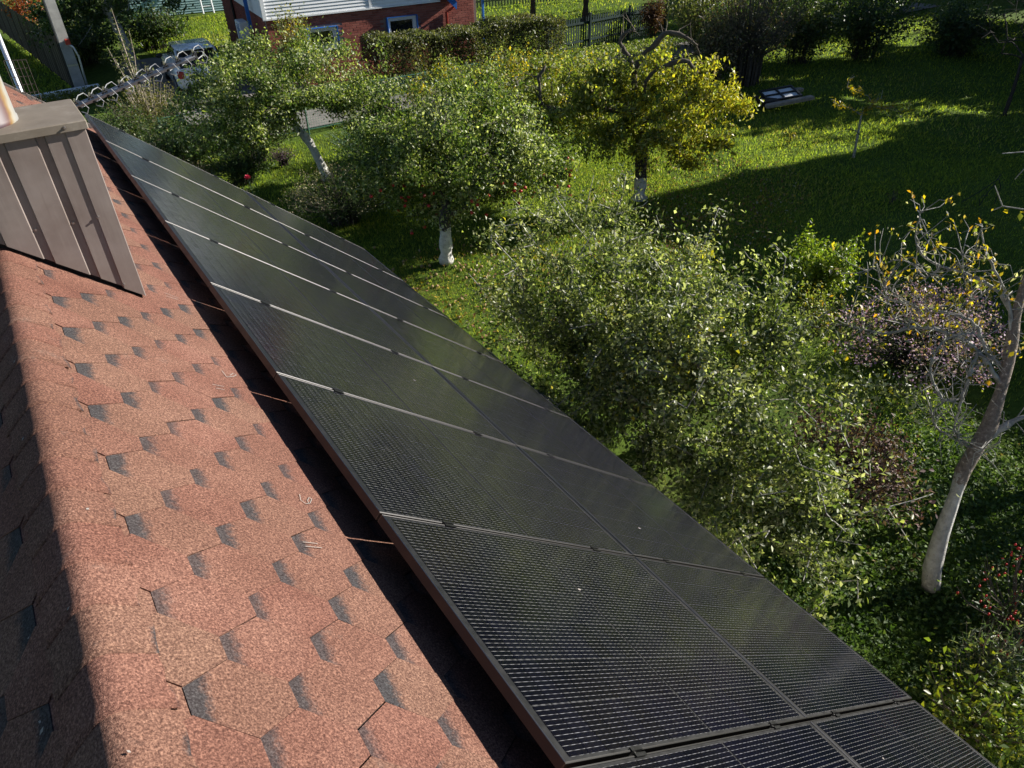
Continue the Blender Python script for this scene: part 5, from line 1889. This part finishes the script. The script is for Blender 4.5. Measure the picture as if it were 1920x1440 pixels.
shrub("leafy_shrub", "grey-green clump by the garden gate at the panel edge", "shrub", (3.4, 19.0), (0.35, 0.35), 0.8, 30, 700, 0.07, BROWN, 'wood_grey', spread=0.07)

# ------------------------------------------------------------------ back thicket on the right
shrub("bare_shrub", "tall grey-brown half-bare shrub behind the dumped frames", "shrub", (21.3, 17.6), (1.9, 1.5), 3.8, 170, 5200, 0.09, BROWN + [((0.22, 0.10, 0.04), 1.5)], 'bark', spread=0.14, bare=0.3, stem=0.014, leafmat='leaf_dull')
shrub("bare_shrub", "dark ivy-clad stump of brush left of the bare shrub", "shrub", (19.6, 17.6), (0.8, 0.8), 2.4, 60, 2600, 0.10, BROWN + [((0.07, 0.05, 0.03), 4)], 'bark_dark', spread=0.13, leafmat='leaf_dull')
shrub("ivy_column", "brown creeper over the end of the picket fence", "shrub", (24.0, 25.0), (0.55, 0.5), 1.9, 30, 1800, 0.11, [((0.10, 0.05, 0.03), 4), ((0.15, 0.08, 0.04), 2)], 'bark_dark', spread=0.12, leafmat='leaf_dull')
THK = [((25.0, 18.3), 3.3, 1.5, "mid-green loose bush in the thicket, left one with light leaf tips", DARKG + [((0.09, 0.12, 0.03), 3)]),
       ((27.6, 17.4), 2.9, 1.7, "dark rounded bush in the thicket near the lawn edge", DARKG),
       ((30.2, 15.4), 1.9, 1.5, "low dark bush in the thicket below the sunny patch", DARKG),
       ((28.8, 21.5), 3.8, 2.2, "tall green bush at the top edge behind the thicket", DARKG + [((0.10, 0.13, 0.03), 2)]),
       ((36.5, 22.0), 3.2, 2.2, "far dark bush left of the sunny grass strip", DARKG),
       ((39.0, 16.0), 3.4, 2.0, "far dark bush right of the sunny grass strip", CONIF),
       ((24.5, 22.6), 2.8, 1.9, "brown-green bush behind the bare shrub", HEDGE),
       ((32.0, 25.0), 3.6, 2.6, "broad shaded bush at the far back fence", DARKG),
       ((22.8, 19.4), 2.6, 1.4, "dark bush filling the gap behind the bare shrub", DARKG),
       ((32.0, 20.5), 2.8, 1.8, "dense dark bush above the sunny grass strip", DARKG),
       ((34.0, 13.4), 2.2, 1.5, "dark bush at the right picture edge by the strip", CONIF),
       ((28.0, 25.0), 3.2, 2.0, "green bush behind the tall thicket bush", DARKG + [((0.10, 0.13, 0.03), 2)])]
for (c, h, r, lab, pal) in THK:
    shrub("thicket_bush", lab, "bush", c, r, h, 80, 6500, 0.12, pal, 'bark_dark', group="bushes of the back thicket", spread=0.2, bare=0.08)
tree("bare_tree", "leafless dark young tree at the right end of the lawn", "tree", [(24.0, 10.2, 0, 0.06), (24.0, 10.2, 0.8, 0.05), (24.1, 10.3, 1.6, 0.035)],
     [(24.2, 10.5, 2.6, 1.4, 1.4, 1.1)], 110, 0, 0.05, DARKG, 'bark_dark', limb=0.005, spread=0.1)
for (x, y, lab) in ((21.6, 30.6, "tree trunk left of centre behind the picket fence"), (24.4, 30.2, "tree trunk right of centre behind the picket fence"), (20.0, 33.5, "dark tree trunk beside the blue post")):
    tree("plum_tree", lab, "tree", [(x, y, 0, 0.14), (x + 0.05, y, 1.2, 0.12), (x + 0.1, y, 2.0, 0.1)], [(x + 0.3, y, 3.4, 2.0, 2.0, 1.4)], 60, 2500, 0.28, DARKG, 'bark_dark', spread=0.3)
# far belt of trees closing the view
for k, (x, y, h) in enumerate(((14, 52, 8), (22, 50, 9), (30, 47, 8), (38, 42, 9), (46, 36, 9), (52, 28, 10), (54, 19, 10), (6, 56, 8), (-3, 58, 9))):
    tree("background_tree", ["far tree beyond the brick house roof", "far tree above the pale slat fence", "far tree behind the pale fence's right part", "far tree at the top edge above the thicket", "far tree at the back of the right-hand plot", "far tree at the upper right corner",
                             "far tree beyond the right picture edge", "far tree beyond the teal shed", "far tree beyond the brown sheet fence"][k], "tree",
         [(x, y, 0, 0.25), (x + 0.1, y, 1.5, 0.2), (x + 0.2, y + 0.1, 3, 0.15)], [(x, y, h * 0.55, 2.8, 2.8, h * 0.42), (x + 1.2, y - 1, h * 0.4, 2.2, 2.2, h * 0.3), (x - 1.4, y + 0.5, h * 0.42, 2.2, 2.2, h * 0.3)], 70, 3000, 0.38, DARKG, 'bark_dark', spread=0.42, group="far belt of trees")


# house added east of the garden, out of view, to shade the lawn
eh = thing("shade_house", "tall rendered house added outside the picture to shade the lawn", "house", (35, -4.7, 0))
MB().prism([(-5, -0.1), (5, -0.1), (5, 8.3), (0, 12.3), (-5, 8.3)], -12, 10.4).build("wall", plain('pale render', (0.5, 0.47, 0.42), 0.9), eh)
b = MB()
b.prism([(-5.5, 7.95), (0, 12.35), (0, 12.55), (-5.5, 8.15)], -12.5, 10.9)
b.prism([(0, 12.35), (5.5, 7.95), (5.5, 8.15), (0, 12.55)], -12.5, 10.9)
b.build("roof", plain('dark tiles', (0.06, 0.045, 0.04), 0.8), eh)
for z in (1.2, 4.4):
    for y in (-9, -5, -1, 3, 7):
        w = MB().box(-5.04, -4.99, y, y + 1.3, z, z + 1.5).build("window", M['white_paint'], eh)
        MB().box(-5.06, -5.045, y + 0.08, y + 1.22, z + 0.08, z + 1.42).build("pane", M['glass'], w)
for k, (x, y, h, r) in enumerate(((36.5, 10.9, 11.5, 2.0), (37.0, 13.3, 11.0, 2.0), (46, 21.5, 11.0, 3.2), (45, 25.5, 11.5, 3.2))):  # out-of-view trees added to keep the upper lawn in shade
    tree("shade_maple", ["tall unseen maple added behind the shade house", "tall unseen maple added right of the sunny grass strip", "tall unseen maple added left of the sunny grass strip", "tall unseen maple added at the far end of the eastern boundary"][k], "tree",
         [(x, y, 0, 0.3), (x, y, 2, 0.25), (x + 0.1, y, 4, 0.2)], [(x, y, h * 0.52, r, r, h * 0.46), (x, y - 1, h * 0.3, r, r, h * 0.25), (x, y + 1, h * 0.35, r, r, h * 0.28)], 110, 7000, 0.62, DARKG, 'bark_dark', spread=0.5, group="tall unseen trees added to shade the lawn")
tree("edge_or_shade_tree", "small dark leafy tree added at the far right to shade the lawn", "tree", [(27.7, 10.1, 0, 0.1), (27.7, 10.1, 0.7, 0.09), (27.7, 10.1, 1.4, 0.07)],  # added to close a lit slot across the right lawn
     [(27.7, 10.2, 2.6, 1.2, 1.5, 2.3), (27.9, 9.2, 1.9, 1.2, 1.2, 1.7)], 90, 9000, 0.16, DARKG, 'bark_dark', spread=0.25)
tree("edge_or_shade_tree", "tall leafy tree added out of view to break up the house shadow edge", "tree", [(30.2, 5.6, 0, 0.2), (30.2, 5.6, 2.0, 0.17), (30.2, 5.6, 3.5, 0.13)],  # unseen crown added so the house shadow gets a ragged edge
     [(30.2, 5.6, 5.6, 1.5, 1.5, 3.6), (29.8, 6.3, 3.6, 1.2, 1.2, 2.2), (30.4, 5.9, 8.8, 1.0, 1.0, 1.6)], 90, 7000, 0.3, DARKG, 'bark', spread=0.35)
tree("edge_or_shade_tree", "leafy tree outside the right edge beside the lawn's shadow line", "tree", [(24.8, 6.2, 0, 0.15), (24.8, 6.2, 1.4, 0.12), (24.8, 6.2, 2.4, 0.1)],  # unseen tree added to carry the shadow further across the lawn
     [(24.8, 6.4, 3.9, 1.7, 1.6, 2.0), (25.2, 5.2, 3.0, 1.6, 1.5, 1.8)], 120, 9000, 0.2, DARKG, 'bark', spread=0.3)
tree("edge_or_shade_tree", "leafy tree added outside the right edge to shade the ground cover", "tree", [(12.6, -2.4, 0, 0.15), (12.6, -2.4, 1.4, 0.12), (12.7, -2.3, 2.4, 0.1)],  # unseen tree added only to shade the lower right ground
     [(12.6, -1.2, 2.3, 1.7, 2.0, 1.45), (12.4, 0.15, 1.9, 1.2, 1.3, 1.4), (13.0, -3.4, 3.0, 1.5, 1.5, 1.3)], 200, 12000, 0.12, DARKG, 'bark', spread=0.24)
tree("edge_or_shade_tree", "green-leaved branch tips of a tree at the right picture edge", "tree", [(10.2, 1.6, 0, 0.1), (10.2, 1.6, 1.2, 0.09), (10.15, 1.75, 2.0, 0.07)],
     [(9.6, 2.6, 2.9, 0.55, 0.7, 0.7), (10.0, 1.9, 3.3, 0.6, 0.6, 0.6)], 70, 3800, 0.06, GREEN, 'bark', spread=0.12)

# ------------------------------------------------------------------ ground vegetation


def scatter(name, label, cat, n, area, size, pal, mat, z=(0.0, 0.06), up=0.8, aspect=0.6, dens=None):
    """area: list of (cx,cy,rx,ry)"""
    w = np.array([a[2] * a[3] for a in area])
    k = rng.choice(len(area), n, p=w / w.sum())
    A = np.array(area)[k]
    a = rng.random(n) * 2 * np.pi
    q = np.sqrt(rng.random(n))
    p = np.stack([A[:, 0] + A[:, 2] * q * np.cos(a), A[:, 1] + A[:, 3] * q * np.sin(a), np.zeros(n)], 1)
    p[:, 2] = ground_z(p[:, 0], p[:, 1]) + rng.uniform(z[0], z[1], n)
    p = p[p[:, 0] > 3.3]
    o = leaves(name, p, pal, size, None, mat, 0.0, up=up, aspect=aspect)
    o["kind"] = "stuff"
    o["label"] = label
    o["category"] = cat
    return o


def grass(n, x0, x1, y0, y1, hgt, wid, pal, name="grass", ex=None):
    x = rng.uniform(x0, x1, n)
    y = rng.uniform(y0, y1, n)
    nz = np.sin(x * 0.9 + 1.7 * np.sin(y * 0.7)) * np.sin(y * 0.8 + 1.3 * np.sin(x * 0.55)) + 0.5 * np.sin(x * 3.1 + y * 1.9) * np.sin(y * 2.7 - x * 1.2)
    keep = rng.random(n) < 0.78 + 0.3 * nz
    for (tx, ty) in ((6.17, 11.8), (11.43, 11.97), (6.13, 17.8)):
        keep &= rng.random(n) < np.clip(np.hypot(x - tx, y - ty) / 0.7, 0.15, 1)
    x, y = x[keep], y[keep]
    n = len(x)
    p = np.stack([x, y, ground_z(x, y) - 0.01], 1)
    a = rng.random(n) * 2 * np.pi
    d = np.stack([np.cos(a), np.sin(a), np.zeros(n)], 1)
    h = hgt * (0.5 + 0.8 * rng.random((n, 1)))
    ln = rng.standard_normal((n, 3)) * 0.45 * h
    ln[:, 2] = 0
    v = np.empty((n, 3, 3))
    v[:, 0] = p - d * wid
    v[:, 1] = p + d * wid
    v[:, 2] = p + ln + np.array([0, 0, 1]) * h
    tr = np.arange(n * 3).reshape(n, 3)
    c = palette(pal, n, p * 0.4, 0.2)
    return v.reshape(-1, 3), tr, np.repeat(c, 3, 0)


GP = [((0.19, 0.245, 0.05), 4), ((0.12, 0.17, 0.045), 3), ((0.31, 0.335, 0.06), 2.2), ((0.36, 0.31, 0.13), 1.4)]
gv, gt, gc = [], [], []
off = 0
for args in ((105000, 5.0, 14, 7.5, 17.5, 0.07, 0.007, GP), (115000, 8, 21, 3, 16, 0.075, 0.009, GP), (60000, 14, 38, 8, 21, 0.10, 0.018, GP), (30000, 4, 12, 14, 21.5, 0.09, 0.012, GP), (16000, 6, 12, 36, 46, 0.12, 0.03, GP), (14000, -2, 2.2, 30, 46, 0.12, 0.03, GP), (9000, 18, 30, 26, 38, 0.12, 0.03, GP), (5000, 8, 20, 21.95, 22.2, 0.12, 0.02, GP), (6000, 9.5, 18.6, 24.0, 24.5, 0.12, 0.02, GP)):
    v, t_, c = grass(*args)
    gv.append(v)
    gt.append(t_ + off)
    gc.append(c)
    off += len(v)
o = link("grass", np_mesh("grass", np.concatenate(gv), np.concatenate(gt), M['grass'], np.concatenate(gc)))
o["kind"] = "stuff"
o["label"] = "short mown grass of the orchard lawn"
o["category"] = "grass"
scatter("ground_cover", "dark green ground cover leaves under the half-bare apple tree", "ground cover", 26000,
        [(6.6, 2.2, 2.6, 2.0), (5.0, 1.6, 1.6, 1.5), (8.0, 2.4, 2.2, 1.6)], 0.055, [((0.045, 0.085, 0.022), 4), ((0.07, 0.12, 0.028), 3), ((0.12, 0.17, 0.05), 1.6), ((0.16, 0.12, 0.06), 0.7)], 'leaf_dull', (0.01, 0.13))
scatter("fallen_leaves", "fallen brown and yellow leaves on the lawn", "fallen leaves", 5200,
        [(11.8, 10.2, 2.6, 1.6), (6.4, 10.9, 1.8, 1.8), (13, 11.5, 3.0, 2.2), (9, 9, 4, 2.5)], 0.065, [((0.30, 0.20, 0.10), 3), ((0.38, 0.27, 0.04), 2), ((0.22, 0.10, 0.06), 2), ((0.42, 0.36, 0.26), 2)], 'leaf_dull', (0.02, 0.07), up=1.4)
b = MB()
for k in range(60):
    x, y = 6.0 + rng.normal(0, 0.9), 10.9 + rng.normal(0, 1.1)
    b.sphere((x, y, float(ground_z(x, y)) + 0.03), 0.033, 6, 4)
o = b.build("fallen_apples", plain('fallen apple skin', (0.32, 0.22, 0.10), 0.5, 0, 0.4, 20), None, True)
o["kind"] = "stuff"
o["label"] = "windfall apples lying under the apple tree"
o["category"] = "apples"
